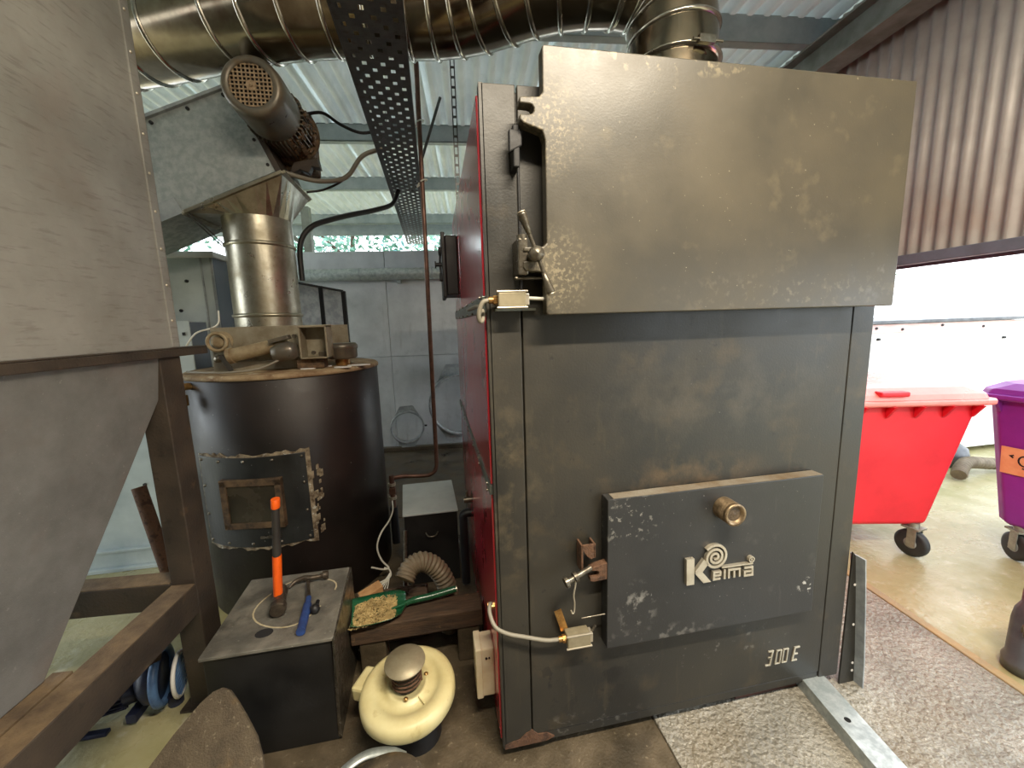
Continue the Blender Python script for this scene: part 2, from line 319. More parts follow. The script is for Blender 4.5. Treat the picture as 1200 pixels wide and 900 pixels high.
def thing(name, label, cat, loc=(0, 0, 0), rotz=0.0, group=None):
    o = bpy.data.objects.new(name, None); COL.objects.link(o); o.location = loc; o.rotation_euler = (0, 0, rotz); o.empty_display_size = 0.1
    tag(o, label, cat, group)
    ORG[o.name] = Vector(loc) if rotz == 0.0 else Vector((0, 0, 0))
    return o
def copy_part(o, parent, loc=None):
    c = o.copy(); COL.objects.link(c); c.parent = parent
    if loc is not None: c.location = loc
    return c
def smooth_path(pts, n=6):                               # Catmull-Rom through the points
    P_ = [Vector(p) for p in pts]; P_ = [P_[0]*2-P_[1]]+P_+[P_[-1]*2-P_[-2]]; out = []
    for i in range(1, len(P_)-2):
        a, b, c, d = P_[i-1:i+3]
        for k in range(n):
            t = k/n; out.append(0.5*((2*b)+(c-a)*t+(2*a-5*b+4*c-d)*t*t+(3*b-a-3*c+d)*t**3))
    out.append(P_[-2]); return out
def bend_path(pts, rad, n=8):                            # straight runs with rounded corners
    P_ = [Vector(p) for p in pts]; out = [P_[0]]
    for i in range(1, len(P_)-1):
        a = (P_[i-1]-P_[i]); b = (P_[i+1]-P_[i]); r = min(rad, a.length*0.49, b.length*0.49)
        p0 = P_[i]+a.normalized()*r; p1 = P_[i]+b.normalized()*r
        for k in range(n+1):
            t = k/n; out.append(p0*(1-t)**2+P_[i]*2*t*(1-t)+p1*t*t)
    out.append(P_[-1]); return out

# ================================================================== SETTING
BA = radians(-5.0)                                       # the building stands about five degrees off the boiler
def structure(o): o['kind'] = 'structure'; return o
def root_structure(name, rot=BA):
    o = bpy.data.objects.new(name, None); COL.objects.link(o); o.rotation_euler = (0, 0, rot); o['kind'] = 'structure'; ORG[o.name] = Vector((0, 0, 0)); return o

# ---- floor: base, cast slabs with open joints, kerb, yard
fl = root_structure('floor', 0.0)
build(MB().box(-9, 2.34, -5.0, 7.0, -0.10, -0.012), 'bed', 'concrete_dark', fl)
for x0, x1, mt in ((-9, -1.20, 'yard'), (-1.192, 0.646, 'concrete_dark'), (0.654, 2.33, 'concrete_wet')):
    for y0, y1 in ((-5.0, 2.195), (2.205, 7.0)):
        xx = [x0, x1]
        if mt == 'concrete_wet': q = [(x0, y0), (2.318+0.104*y0, y0), (2.318+0.104*y1, y1), (x0, y1)]
        else: q = [(x0, y0), (x1, y0), (x1, y1), (x0, y1)]
        build(MB().prism(q, -0.05, 0.0, 'xy'), 'slab', mt, fl, bevel=0.004)
q = [(2.322+0.104*-5, -5), (2.372+0.104*-5, -5), (2.372+0.104*7, 7), (2.322+0.104*7, 7)]
structure(build(MB().prism(q, -0.05, 0.004, 'xy'), 'trim_kerb', 'kerb', bevel=0.005, keep=True))
q = [(2.376+0.104*-5, -5), (30, -5), (30, 40), (2.376+0.104*7, 40), (2.376+0.104*7, 7)]
yard = root_structure('ground', 0.0)
build(MB().prism(q, -0.2, -0.006, 'xy'), 'yard_slab', 'yard', yard)
build(MB().box(-40, 2.4, 7.0, 40, -0.2, -0.02), 'yard_slab', 'yard', yard)
build(MB().box(-40, -9, -12, 7.0, -0.2, -0.02), 'yard_slab', 'yard', yard)
build(MB().box(-9, 30, -12, -5.0, -0.2, -0.02), 'yard_slab', 'yard', yard)

# ---- roof: corrugated sheets on purlins
def corrugated(L0, L1, width, pitch, amp, th=None, seg=16):  # waves along x, run along y
    mb = MB(); n = int(round(width/pitch*seg)); top = []; bot = []
    for i in range(n+1):
        x = width*i/n; q_ = sin(2*pi*x/pitch); z = amp*math.tanh(2.6*q_)/math.tanh(2.6); top.append((x, z))
    for prof in (top,):
        v = [(x, L0, z) for x, z in prof]+[(x, L1, z) for x, z in prof]
        mb.add(v, [(i, i+1, i+n+2, i+n+1) for i in range(n)], True)
    return mb
ceil = root_structure('ceiling')
rs = build(corrugated(-3.7, 6.95, 1.02, 0.1275, 0.030), 'roof_sheet', 'sheet_roof', ceil)
rs.location = (-6.4, 0, 3.775); k = 1
while -6.4+k*1.0 < 2.7:
    copy_part(rs, ceil, (-6.4+k*1.0, 0, 3.775+0.002*(k % 2))); k += 1
pl = None
for y in (-3.5, -2.4, -0.4, 1.63, 3.28, 4.80, 6.72):
    mb = MB().box(-6.4, 2.66, -0.03, -0.02, 0, 0.17).box(-6.4, 2.66, -0.03, 0.045, 0, 0.01).box(-6.4, 2.66, -0.03, 0.045, 0.16, 0.17)
    if pl is None: pl = build(mb, 'purlin', 'purlin', ceil); pl.location = (0, y, 3.585)
    else: copy_part(pl, ceil, (0, y, 3.585))
mb = MB().box(-6.4, 2.62, 6.9, 6.93, 3.42, 3.72)
build(mb, 'eaves_beam', 'purlin', ceil, bevel=0.004)
# rafter: an I section along the right-hand eaves
raf = root_structure('trim_rafter')
build(MB().box(2.41, 2.58, -3.6, 6.9, 3.37, 3.385).box(2.41, 2.58, -3.6, 6.9, 3.565, 3.58).box(2.487, 2.503, -3.6, 6.9, 3.385, 3.565), 'flange_beam', 'rafter', raf)
# posts carrying the eaves
for i, (x, y) in enumerate(((-2.55, 5.6), (2.50, 6.6), (2.50, -2.5), (-6.2, 6.6), (-6.2, -2.5))):
    p = root_structure('trim_post_%d' % (i+1))
    build(MB().box(x-0.06, x+0.06, y-0.06, y+0.06, 0, 3.58), 'upright', 'rafter', p, bevel=0.006)
    if i == 0:
        build(MB().bar((x-0.0, y, 2.95), (x-0.75, y, 3.56), 0.06), 'brace', 'rafter', p)

# ---- right-hand side: corrugated cladding above the opening
wr = root_structure('wall_right')
def wall_sheet():
    mb = MB(); pitch, amp, n, h = 0.076, 0.012, 80, 1.74; v0 = []; width = 0.076*10
    for side in (0, 0.0016):
        v = []
        for z in (0, h):
            for i in range(n+1):
                y = width*i/n; v.append((amp*sin(2*pi*y/pitch)+side, y, z))
        mb.add(v, [(i, i+1, i+n+2, i+n+1) for i in range(n)], True)
    return mb
ws = build(wall_sheet(), 'cladding_sheet', 'sheet_wall', wr); ws.location = (2.64, -3.4, 2.02)
for k in range(1, 13): copy_part(ws, wr, (2.64+0.002*(k % 2), -3.4+k*0.755, 2.02))
build(MB().box(2.57, 2.62, -2.6, 6.7, 1.975, 2.035).box(2.655, 2.665, -2.6, 6.7, 1.96, 2.06), 'bottom_rail', 'rail', wr, bevel=0.004)

# ---- added unseen wall behind the viewer, keeps light off the boiler front
wf = root_structure('wall_light_block')
fs = build(MB().box(0, 1.49, 0, 0.10, 0, 3.56), 'concrete_panel', 'concrete_dark', wf, bevel=0.008); fs.location = (-6.4, -3.7, 0)
for k in range(1, 6): copy_part(fs, wf, (-6.4+1.5*k, -3.7, 0))
# ---- back wall of concrete panels
wb = root_structure('wall_back')
pn = None; dx = 1.62
for r_, (z0, hh) in enumerate(((0.0, 1.297), (1.30, 1.36))):
    base = None
    for k in range(3):
        if base is None:
            base = build(MB().box(0, dx-0.003, 0, 0.14, 0, hh), 'concrete_panel', 'concrete_wall', wb, bevel=0.008); base.location = (-2.75, 4.18, z0)
        else: copy_part(base, wb, (-2.75+k*dx, 4.18, z0))
build(MB().box(-2.75, 2.10, 4.10, 4.18, 0, 0.06), 'plinth', 'concrete_dark', wb, bevel=0.01)

# ================================================================== BOILER
B = thing('biomass_boiler', 'tall black and red biomass boiler standing on the concrete floor', 'boiler', (0.78, 0.85, 0))
build(MB().box(0.05, 1.50, 0.12, 1.70, 0.0, 0.052), 'plinth', 'black', B)
build(MB().box(0.004, 1.548, 0.016, 1.74, 0.05, 2.410), 'casing', 'boiler', B, bevel=0.004)
build(MB().box(0.0, 0.107, 0.0, 0.03, 0.052, 2.424), 'corner_strip', 'boiler', B, bevel=0.003)
build(MB().box(1.453, 1.555, 0.0, 0.03, 0.052, 2.424), 'corner_strip', 'boiler', B, bevel=0.003)
build(MB().box(0.113, 1.449, 0.0, 0.02, 0.088, 2.424), 'front_panel', 'boiler', B, bevel=0.003)
build(MB().box(0.113, 1.449, 0.004, 0.02, 0.045, 0.084), 'bottom_rail', 'boiler', B, bevel=0.003)
rp = [(0.0, 0.05), (0.17, 0.05), (0.2, 0.062), (0.17, 0.084), (0.135, 0.088), (0.11, 0.112), (0.085, 0.104), (0.06, 0.082), (0.02, 0.075), (0.0, 0.068)]
build(MB().prism(rp, -0.003, 0.003), 'rust_scale', 'rust', B)
# red side panels and dividing strips
for (y0, y1) in ((0.034, 1.112), (1.122, 1.735)):
    for (z0, z1) in ((0.06, 1.094), (1.128, 1.735), (1.79, 2.404)):
        build(MB().box(-0.012, 0.004, y0, y1, z0, z1), 'side_panel', 'red', B, bevel=0.004)
        build(MB().box(1.548, 1.564, y0, y1, z0, z1), 'side_panel', 'red', B, bevel=0.004)
for (z0, z1) in ((1.094, 1.128), (1.735, 1.79)):
    st = build(MB().box(-0.019, 0.004, 0.02, 1.74, z0, z1), 'divider_strip', 'strip', B, bevel=0.002)
    for y in (0.06, 0.35, 0.62, 0.9, 1.2, 1.5):
        for z in (z0+0.004, z1-0.004): build(MB().cyl((-0.019, y, z), (-0.025, y, z), 0.005, n=8), 'screw', 'steel', st)
build(MB().box(-0.006, 0.006, 0.0, 0.036, 0.052, 2.424), 'edge_angle', 'boiler', B)
# ---- upper door
def arc(cx, cz, r, a0, a1, n=5): return [(cx+r*cos(radians(a0+(a1-a0)*i/n)), cz+r*sin(radians(a0+(a1-a0)*i/n))) for i in range(n+1)]
ud = [(0.176, 2.487), (1.519, 2.487), (1.519, 1.721), (0.176, 1.721)]
ud += [(0.171, 1.726), (0.171, 1.852), (0.108, 1.856), (0.100, 1.866), (0.100, 1.884), (0.128, 1.886)]
ud += arc(0.130, 1.899, 0.013, -90, 90, 4)+[(0.100, 1.914), (0.104, 1.926), (0.166, 1.928), (0.176, 1.938), (0.176, 2.232), (0.168, 2.258), (0.112, 2.276), (0.101, 2.284), (0.101, 2.300)]
ud += arc(0.130, 2.314, 0.014, -90, 90, 5)+[(0.101, 2.329), (0.101, 2.346), (0.160, 2.350), (0.171, 2.362), (0.171, 2.482)]
UD = build(MB().prism(ud, -0.090, -0.045), 'upper_door', 'upper_door', B, bevel=0.005)
build(MB().box(0.26, 1.44, -0.046, 0.002, 1.80, 2.40), 'door_insulation', 'black', UD)
for z in (1.9, 2.3):
    build(MB().cyl((1.535, -0.05, z-0.05), (1.535, -0.05, z+0.05), 0.014, n=12).box(1.50, 1.54, -0.05, 0.005, z-0.04, z+0.04), 'hinge', 'black', UD)
build(MB().box(0.085, 0.105, -0.060, 0.004, 2.165, 2.285).prism([(0.072, 2.27), (0.112, 2.27), (0.112, 2.225), (0.072, 2.205)], -0.062, -0.044), 'catch_bracket', 'black', B, bevel=0.004)
build(MB().cyl((0.100, -0.052, 1.80), (0.100, -0.052, 2.20), 0.0045, n=8), 'catch_rod', 'black', B)
LT = build(MB().box(0.085, 0.118, -0.085, 0.004, 1.845, 1.955).cyl((0.102, -0.07, 1.95), (0.102, -0.07, 1.965), 0.016, n=12).box(0.076, 0.17, -0.07, -0.05, 1.832, 1.842), 'latch_block', 'steel', B, bevel=0.005)
HD = build(MB().cyl((0.130, -0.06, 1.899), (0.130, -0.150, 1.899), 0.017, n=16).lathe([(0, 0), (0.022, 0.0), (0.024, 0.01), (0.02, 0.026), (0, 0.03)], (0.130, -0.128, 1.899), (0, -1, 0), 16), 'door_handle', 'steel', B)
h0, h1, hc = Vector((0.087, -0.150, 2.003)), Vector((0.170, -0.140, 1.790)), Vector((0.130, -0.142, 1.899))
for e in (h0, h1):
    a = (e-hc); mb = MB().cyl(hc, hc+a*0.55, 0.006, n=10)
    mb.lathe([(0.0, 0.0), (0.007, 0.002), (0.0105, 0.028), (0.0145, 0.058), (0.0145, 0.062), (0.0, 0.066)], hc+a*0.5, a, 14)
    build(mb, 'grip', 'steel', HD)
    build(MB().lathe([(0, 0), (0.013, 0), (0.012, 0.004), (0, 0.005)], hc+a*0.5+a.normalized()*0.064, a, 14), 'grip_cap', 'silver', HD)
# upper limit switch
def switch(c, name_):
    x, y, z = c
    s_ = build(MB().box(x-0.045, x+0.045, y-0.028, y+0.022, z-0.024, z+0.024), name_, 'fan_cap', B, bevel=0.004)
    build(MB().box(x-0.050, x+0.050, y-0.030, y-0.022, z-0.028, z-0.022).box(x-0.050, x+0.050, y-0.030, y-0.022, z+0.022, z+0.028).box(x+0.045, x+0.056, y-0.02, y+0.015, z-0.018, z+0.018), 'switch_cover', 'silver', s_, bevel=0.002)
    build(MB().cyl((x-0.045, y, z), (x-0.058, y, z), 0.015, n=6, smooth=False).cyl((x-0.058, y, z), (x-0.072, y, z), 0.011, n=12), 'cable_gland', 'brass', s_)
    return s_
SW = switch((0.068, -0.040, 1.772), 'limit_switch')
build(MB().cyl((0.122, -0.045, 1.776), (0.172, -0.055, 1.772), 0.006, n=10), 'plunger', 'white_wire', SW)
build(MB().box(0.02, 0.155, -0.02, 0.004, 1.738, 1.745), 'switch_bracket', 'zinc', SW)
build(MB().tube(smooth_path([(-0.004, -0.040, 1.772), (-0.024, -0.04, 1.765), (-0.036, -0.035, 1.735), (-0.034, -0.025, 1.708), (-0.022, -0.010, 1.712), (-0.018, 0.03, 1.745), (-0.022, 0.15, 1.760), (-0.022, 0.5, 1.762)]), 0.0075, 8), 'switch_cable', 'grey_wire', SW)
# ---- lower door
LD = build(MB().box(0.397, 1.319, -0.055, 0.0, 0.460, 1.061), 'lower_door', 'lower_door', B, bevel=0.003)
dp = [(0.42, -0.052), (0.6, -0.053), (0.85, -0.05), (1.1, -0.053), (1.315, -0.052), (1.315, -0.004), (0.9, -0.004), (0.6, -0.006), (0.42, -0.01)]
M['grey_dust'] = mat('grey_dust', S(128, 122, 110), S(104, 88, 66), 0.85, 0.0, 5, bump=0.3, bscale=120)
build(MB().prism(dp, 1.060, 1.063, 'xy'), 'settled_dust', 'grey_dust', LD)
tb = [(0.400, 0.815), (0.345, 0.805), (0.332, 0.798), (0.332, 0.790), (0.352, 0.788)]+arc(0.354, 0.776, 0.012, 90, -90, 5)+[(0.332, 0.763), (0.332, 0.750), (0.345, 0.745), (0.400, 0.748)]
build(MB().prism(tb, -0.052, -0.022), 'door_lug', 'rust', LD, bevel=0.003)
PT = build(MB().lathe([(0.043, 0.0), (0.043, 0.05), (0.041, 0.052), (0.041, 0.058), (0.043, 0.060), (0.043, 0.070), (0.033, 0.070), (0.031, 0.060), (0.0, 0.058)], (0.866, -0.055, 0.978), (0, -1, 0), 28), 'sight_port', 'bronze', LD)
build(MB().lathe([(0.031, 0.0), (0.02, 0.003), (0.012, 0.001), (0.005, 0.004), (0.0, 0.004)], (0.866, -0.1135, 0.978), (0, -1, 0), 20), 'port_glass', 'bronze_dark', LD)
# raised maker's badge: block K, spiral and squared letters
LG = MB(); ly0, ly1 = -0.069, -0.054
LG.prism([(0.7115, 0.790), (0.7445, 0.790), (0.7475, 0.682), (0.7155, 0.682)], ly0, ly1)
LG.prism([(0.7499, 0.7349), (0.786, 0.781), (0.8048, 0.758), (0.7816, 0.7285), (0.8208, 0.682), (0.7874, 0.682), (0.7518, 0.7246)], ly0, ly1)
spir = []
for i in range(70):
    t = i/69; a = -2.4+t*2*pi*2.75; r = 0.052*(1-t)+0.005*t
    spir.append((0.836+r*cos(-a), 0.782+r*1.0*sin(-a)))
LG.ribbon(spir, 0.0095, ly0, ly1)
wd = 0.0085
LG.ribbon([(0.8615, 0.689), (0.833, 0.689), (0.8325, 0.718), (0.860, 0.7175), (0.8605, 0.704), (0.836, 0.704)], wd, ly0, ly1)
LG.ribbon([(0.879, 0.724), (0.880, 0.684)], wd, ly0, ly1)
LG.ribbon([(0.899, 0.684), (0.898, 0.7195), (0.9455, 0.718), (0.947, 0.684)], wd, ly0, ly1)
LG.ribbon([(0.9215, 0.717), (0.923, 0.684)], wd, ly0, ly1)
LG.ribbon([(0.966, 0.7175), (1.0025, 0.7165), (1.0045, 0.6835), (0.970, 0.684), (0.969, 0.701), (1.002, 0.700)], wd, ly0, ly1)
LG.ribbon([(0.866, 0.734), (1.004, 0.732)], 0.0055, ly0, ly1)
LG.ribbon([(0.998+0.011*cos(a*pi/6), 0.749+0.011*sin(a*pi/6)) for a in range(12)], 0.004, ly0, ly1, True)
LG.ribbon([(0.9955, 0.744), (0.9955, 0.754), (1.0005, 0.752), (0.997, 0.749), (1.001, 0.744)], 0.0022, ly0, ly1)
build(LG, 'raised_logo', 'silver', LD, bevel=0.0012, label='raised silver lettering reading Kelma with a spiral above')
# model number plate letters low on the front
NP = MB(); ny0, ny1 = -0.005, 0.001
NP.ribbon([(1.1716, 0.2463), (1.195, 0.246), (1.189, 0.2154), (1.174, 0.2144)], 0.0075, ny0, ny1).ribbon([(1.174, 0.2144), (1.189, 0.2137), (1.1845, 0.1796), (1.1611, 0.1796)], 0.0075, ny0, ny1)
for ox in (0, 0.0345): NP.ribbon([(1.2167+ox, 0.2431), (1.2113+ox, 0.1796), (1.2332+ox, 0.1796), (1.2385+ox, 0.2431)], 0.0055, ny0, ny1, True)
NP.ribbon([(1.3336, 0.2411), (1.3089, 0.2411), (1.2985, 0.1790), (1.3234, 0.1790)], 0.0075, ny0, ny1).ribbon([(1.3036, 0.2095), (1.325, 0.2095)], 0.0065, ny0, ny1)
build(NP, 'model_number', 'silver', B, bevel=0.001, label='silver slanted characters reading 300E')
# lower catch, swing bolt, pin
CT = build(MB().prism([(0.300, 0.895), (0.352, 0.895), (0.352, 0.842), (0.336, 0.835), (0.318, 0.852), (0.300, 0.882)], -0.050, -0.042).box(0.298, 0.306, -0.05, 0.0, 0.79, 0.895).box(0.346, 0.354, -0.05, 0.0, 0.84, 0.895), 'catch_bracket', 'rust', B, bevel=0.002)
sb0, sb1 = Vector((0.330, -0.062, 0.812)), Vector((0.236, -0.082, 0.785))
SB = build(MB().cyl(sb0, sb1, 0.010, n=12).cyl(sb1, sb1+(sb1-sb0).normalized()*0.012, 0.019, n=14).cyl(sb0+(sb1-sb0)*0.62, sb0+(sb1-sb0)*0.74, 0.019, n=14), 'swing_bolt', 'steel', B)
build(MB().tube(smooth_path([(0.268, -0.08, 0.80), (0.262, -0.085, 0.765), (0.256, -0.085, 0.73), (0.259, -0.085, 0.70), (0.257, -0.085, 0.665), (0.250, -0.085, 0.660), (0.246, -0.085, 0.672)]), 0.003, 6), 'split_pin', 'silver', SB)
# lower limit switch
SW2 = switch((0.283, -0.042, 0.526), 'limit_switch')
build(MB().obox((0.228, -0.02, 0.585), (0.3, 0, -1), (1, 0, 0.3), (0, 1, 0), 0.045, 0.014, 0.003), 'switch_bracket', 'brass', SW2)
build(MB().cyl((0.333, -0.045, 0.53), (0.352, -0.05, 0.565), 0.005, n=8).cyl((0.30, -0.045, 0.60), (0.39, -0.05, 0.606), 0.003, n=6), 'plunger', 'steel', SW2)
build(MB().tube(smooth_path([(0.211, -0.042, 0.526), (0.16, -0.045, 0.535), (0.08, -0.04, 0.560), (0.02, -0.035, 0.580), (-0.022, -0.02, 0.603), (-0.036, 0.02, 0.63), (-0.030, 0.05, 0.645), (-0.02, 0.055, 0.636)]), 0.0075, 8), 'switch_cable', 'grey_wire', SW2)
build(MB().cyl((-0.012, 0.056, 0.634), (-0.040, 0.056, 0.634), 0.013, n=6, smooth=False), 'cable_gland', 'brass', SW2)
# junction box on the red side
JB = build(MB().box(-0.086, -0.012, 0.145, 0.25, 0.150, 0.372), 'junction_box', 'plastic_cream', B, bevel=0.006)
build(MB().box(-0.090, -0.062, 0.140, 0.255, 0.146, 0.376), 'box_lid', 'plastic_cream', JB, bevel=0.005)
build(MB().cyl((-0.045, 0.145, 0.33), (-0.045, 0.141, 0.33), 0.005, n=8), 'screw', 'black', JB)
build(MB().cyl((-0.033, 0.145, 0.33), (-0.033, 0.141, 0.33), 0.004, n=8), 'screw', 'black', JB)
# cleaning door on the red side, with star handle
CD = build(MB().box(-0.085, -0.012, 1.28, 1.62, 1.885, 2.245).box(-0.110, -0.085, 1.265, 1.635, 1.868, 2.262), 'cleaning_door', 'black', B, bevel=0.006)
build(MB().cyl((-0.110, 1.30, 2.07), (-0.150, 1.30, 2.07), 0.012, n=12).cyl((-0.145, 1.30, 2.07), (-0.153, 1.30, 2.07), 0.022, n=14), 'handle_hub', 'black', CD)
for dz in (0.10, -0.10):
    build(MB().cyl((-0.122, 1.30, 2.07), (-0.118, 1.29, 2.07+dz*0.6), 0.006, n=8).lathe([(0, 0), (0.009, 0.003), (0.013, 0.03), (0.013, 0.05), (0, 0.055)], (-0.118, 1.29, 2.07+dz*0.5), (0.03, -0.05, dz*8), 12), 'handle_arm', 'black', CD)
# pipework low on the red side
build(MB().tube(bend_path([(-0.012, 1.12, 0.50), (-0.065, 1.12, 0.50), (-0.065, 1.12, 0.02)], 0.05), 0.028, 12), 'drain_pipe', 'black', B)
build(MB().cyl((-0.012, 1.05, 0.62), (-0.06, 1.05, 0.62), 0.02, n=12).cyl((-0.04, 1.05, 0.60), (-0.04, 1.05, 0.68), 0.009, n=8), 'drain_valve', 'steel', B)
build(MB().cyl((1.0, 0.6, 2.405), (1.0, 0.6, 2.47), 0.225, n=40), 'flue_collar', 'black', B)

# ================================================================== FLUE
FZ = 3.25; FR = 0.20
F = thing('flue_duct', 'stainless flue duct running under the roof into the boiler top', 'duct', (1.0, 0.6, 2.47))
fp = bend_path([(1.0, 0.6, 2.472), (1.0, 0.6, FZ+0.01), (0.42, 0.68, FZ)], 0.34, 5)
runs = [fp[:2]+[], ]
def section(a_pts, nm='duct_section'):
    return build(MB().tube(a_pts, FR, 40, caps=False), nm, 'flue', F)
def band(p, d, r=FR, th=0.010):
    p = Vector(p); d = Vector(d).normalized()
    return build(MB().lathe([(r-0.004, -0.014), (r+0.004, -0.010), (r+th, -0.004), (r+th, 0.004), (r+0.004, 0.010), (r-0.004, 0.014)], p, d, 40), 'joint_band', 'flue_band', F)
path = bend_path([(1.0, 0.6, 2.472), (1.0, 0.6, FZ+0.01), (0.46, 0.64, FZ), (0.04, 0.95, FZ), (-0.76, 1.02, FZ), (-1.75, 1.46, FZ), (-3.0, 1.75, FZ)], 0.36, 4)
for i in range(len(path)-1):
    a, b = path[i], path[i+1]
    if (b-a).length < 0.02: continue
    e = (b-a).normalized()*0.004
    section([a-e, b+e])
    band(b, (b-a).normalized()+((path[i+2]-b).normalized() if i+2 < len(path) else Vector((0, 0, 0))))
band((1.0, 0.6, 2.86), (0, 0, 1), FR, 0.018)
build(MB().box(0.985, 1.06, 0.365, 0.385, 2.845, 2.875).cyl((0.96, 0.375, 2.86), (1.10, 0.375, 2.86), 0.006, n=8), 'clamp_bolt', 'flue_band', F)
band((1.0, 0.6, 2.49), (0, 0, 1), FR, 0.02)

# ================================================================== CABLE TRAY AND HANGERS
CTY = thing('cable_tray', 'dark perforated cable tray hung under the roof', 'cable tray', (-0.345, 2.3, 2.79))
def tray_sheet():
    mb = MB(); x0, x1, y0, y1, z = -0.468, -0.224, -1.3, 4.5, 2.79
    nx = 13; cw = (x1-x0)/nx; ny = int((y1-y0)/0.022); ch = (y1-y0)/ny
    for i in range(nx):
        run = None
        for j in range(ny+1):
            hole = (j == ny) or (i % 2 == 1 and ((j+(i//2) % 2*2) % 4 == 0))
            if not hole and run is None: run = j
            if hole and run is not None:
                a, b = x0+i*cw, x0+(i+1)*cw; c, d = y0+run*ch, y0+j*ch
                mb.add([(a, c, z), (b, c, z), (b, d, z), (a, d, z)], [(0, 1, 2, 3)]); run = None
    return mb
build(tray_sheet(), 'perforated_base', 'tray', CTY)
for x0, x1 in ((-0.472, -0.468), (-0.224, -0.220)):
    build(MB().box(x0, x1, -1.3, 4.5, 2.788, 2.85), 'side_flange', 'tray', CTY)
for x0, x1 in ((-0.472, -0.455), (-0.237, -0.220)):
    build(MB().box(x0, x1, -1.3, 4.5, 2.848, 2.852), 'return_lip', 'tray', CTY)
for y in (0.2, 2.4):
    for x in (-0.47, -0.222): build(MB().cyl((x, y, 2.82), (x, y, 3.60), 0.005, n=8), 'hanger_rod', 'zinc', CTY)
def tie(y):
    z = 3.0
    return MB().tube(smooth_path([(-0.255, y, 2.785), (-0.222, y-0.012, 2.775), (-0.198, y-0.018, 2.79), (-0.176, y, 2.805), (-0.198, y+0.016, 2.82), (-0.23, y+0.01, 2.815)]), 0.0035, 6)
# slotted hanger strip behind the boiler's front corner
hs = thing('hanger_strip', 'narrow slotted steel hanger strip beside the boiler', 'strip', (0.035, 1.6, 2.41))
hb = MB(); z = 2.412
while z < 3.60:
    hb.box(-0.016, -0.009, 1.598, 1.601, z, z+0.045).box(0.009, 0.016, 1.598, 1.601, z, z+0.045).box(-0.016, 0.016, 1.598, 1.601, z+0.045, z+0.06); z += 0.06
hb.v = [(a+0.035, b, c) for a, b, c in hb.v]
build(hb, 'slotted_strip', 'tray', hs)
tag(build(MB().cyl((-0.02, 2.4, 3.58), (-0.30, 2.4, 2.82), 0.012, n=8), 'stay_rod', 'tray'), 'thin dark stay rod slanting from roof to cable tray', 'rod')

# ================================================================== COPPER PIPE
CP = thing('copper_pipe', 'brown copper pipe dropping vertically past the cable tray', 'pipe', (-0.225, 1.8, 0.3))
pp = bend_path([(-0.196, 1.80, 3.6), (-0.222, 1.80, 0.512), (-0.50, 1.80, 0.535), (-0.560, 1.78, 0.535)], 0.11, 8)
build(MB().tube(pp, 0.0165, 14), 'pipe_run', 'copper', CP)
VL = build(MB().cyl((-0.570, 1.775, 0.56), (-0.570, 1.775, 0.30), 0.020, n=14).box(-0.594, -0.545, 1.75, 1.80, 0.41, 0.46), 'valve', 'copper', CP, bevel=0.004)
for z in (0.475, 0.365): build(MB().cyl((-0.570, 1.775, z), (-0.570, 1.775, z+0.022), 0.029, n=8, smooth=False), 'union_nut', 'silver', VL)
for z in (2.71, 3.1):
    build(MB().tube(smooth_path([(-0.215, 1.77, z), (-0.19, 1.765, z+0.01), (-0.168, 1.80, z+0.02), (-0.20, 1.83, z+0.01), (-0.24, 1.80, z-0.03), (-0.225, 1.775, z-0.01)]), 0.0045, 6), 'cable_tie', 'white_wire', CP)
build(MB().cyl((-0.570, 1.775, 0.0), (-0.570, 1.775, 0.30), 0.030, n=12), 'drop_pipe', 'black', CP)

# ================================================================== HOPPER ON FRAME (local coordinates)
HP = thing('feed_hopper', 'large grey sheet steel fuel hopper on a rusty frame', 'hopper', (-1.272, 0.5, 0), radians(-4.4))
hx0, hy0 = -1.30, -1.45
for x in (-0.10, hx0):
    for y in (0.02, hy0):
        ps = build(MB().box(x+0.088, x+0.10, y, y+0.12, 0, 1.60).box(x, x+0.012, y, y+0.12, 0, 1.60).box(x+0.012, x+0.088, y+0.052, y+0.064, 0, 1.60) if False else MB().box(x, x+0.10, y, y+0.12, 0.012, 1.60), 'post', 'frame', HP, bevel=0.004)
        build(MB().box(x-0.03, x+0.13, y-0.03, y+0.15, 0, 0.012), 'foot_plate', 'frame', ps)
for x in (-0.10, hx0):
    bm_ = build(MB().box(x, x+0.10, hy0+0.12, 0.02, 0.474, 0.608), 'side_beam', 'frame', HP, bevel=0.004)
    build(MB().box(x+0.003, x+0.097, hy0+0.13, 0.018, 0.608, 0.611), 'settled_dust', 'frame_top', bm_)
for y in (0.02, hy0):
    bm_ = build(MB().box(hx0+0.10, -0.10, y, y+0.10, 0.495, 0.615), 'cross_beam', 'frame', HP, bevel=0.004)
    build(MB().box(hx0+0.11, -0.11, y+0.004, y+0.096, 0.615, 0.619), 'settled_dust', 'frame_top', bm_)
build(MB().box(-0.165, -0.106, hy0+0.13, -0.42, 0.600, 0.612), 'bearing_plate', 'frame_top', HP)
for (x0, x1, y0, y1) in ((-0.035, 0.014, hy0-0.02, 0.31), (hx0-0.014, hx0+0.04, hy0-0.02, 0.31)):
    build(MB().box(x0, x1, y0, y1, 1.600, 1.632).box(x0, x1, y0, y1, 1.632, 1.638), 'flange_bar', 'frame', HP, bevel=0.003)
for (y0, y1) in ((0.10, 0.15), (hy0-0.03, hy0+0.02)):
    build(MB().box(hx0, -0.03, y0, y1, 1.600, 1.634), 'flange_bar', 'frame', HP, bevel=0.003)
build(MB().box(hx0, 0.0, hy0, 0.135, 1.636, 3.10), 'bin', 'hopper', HP, bevel=0.004)
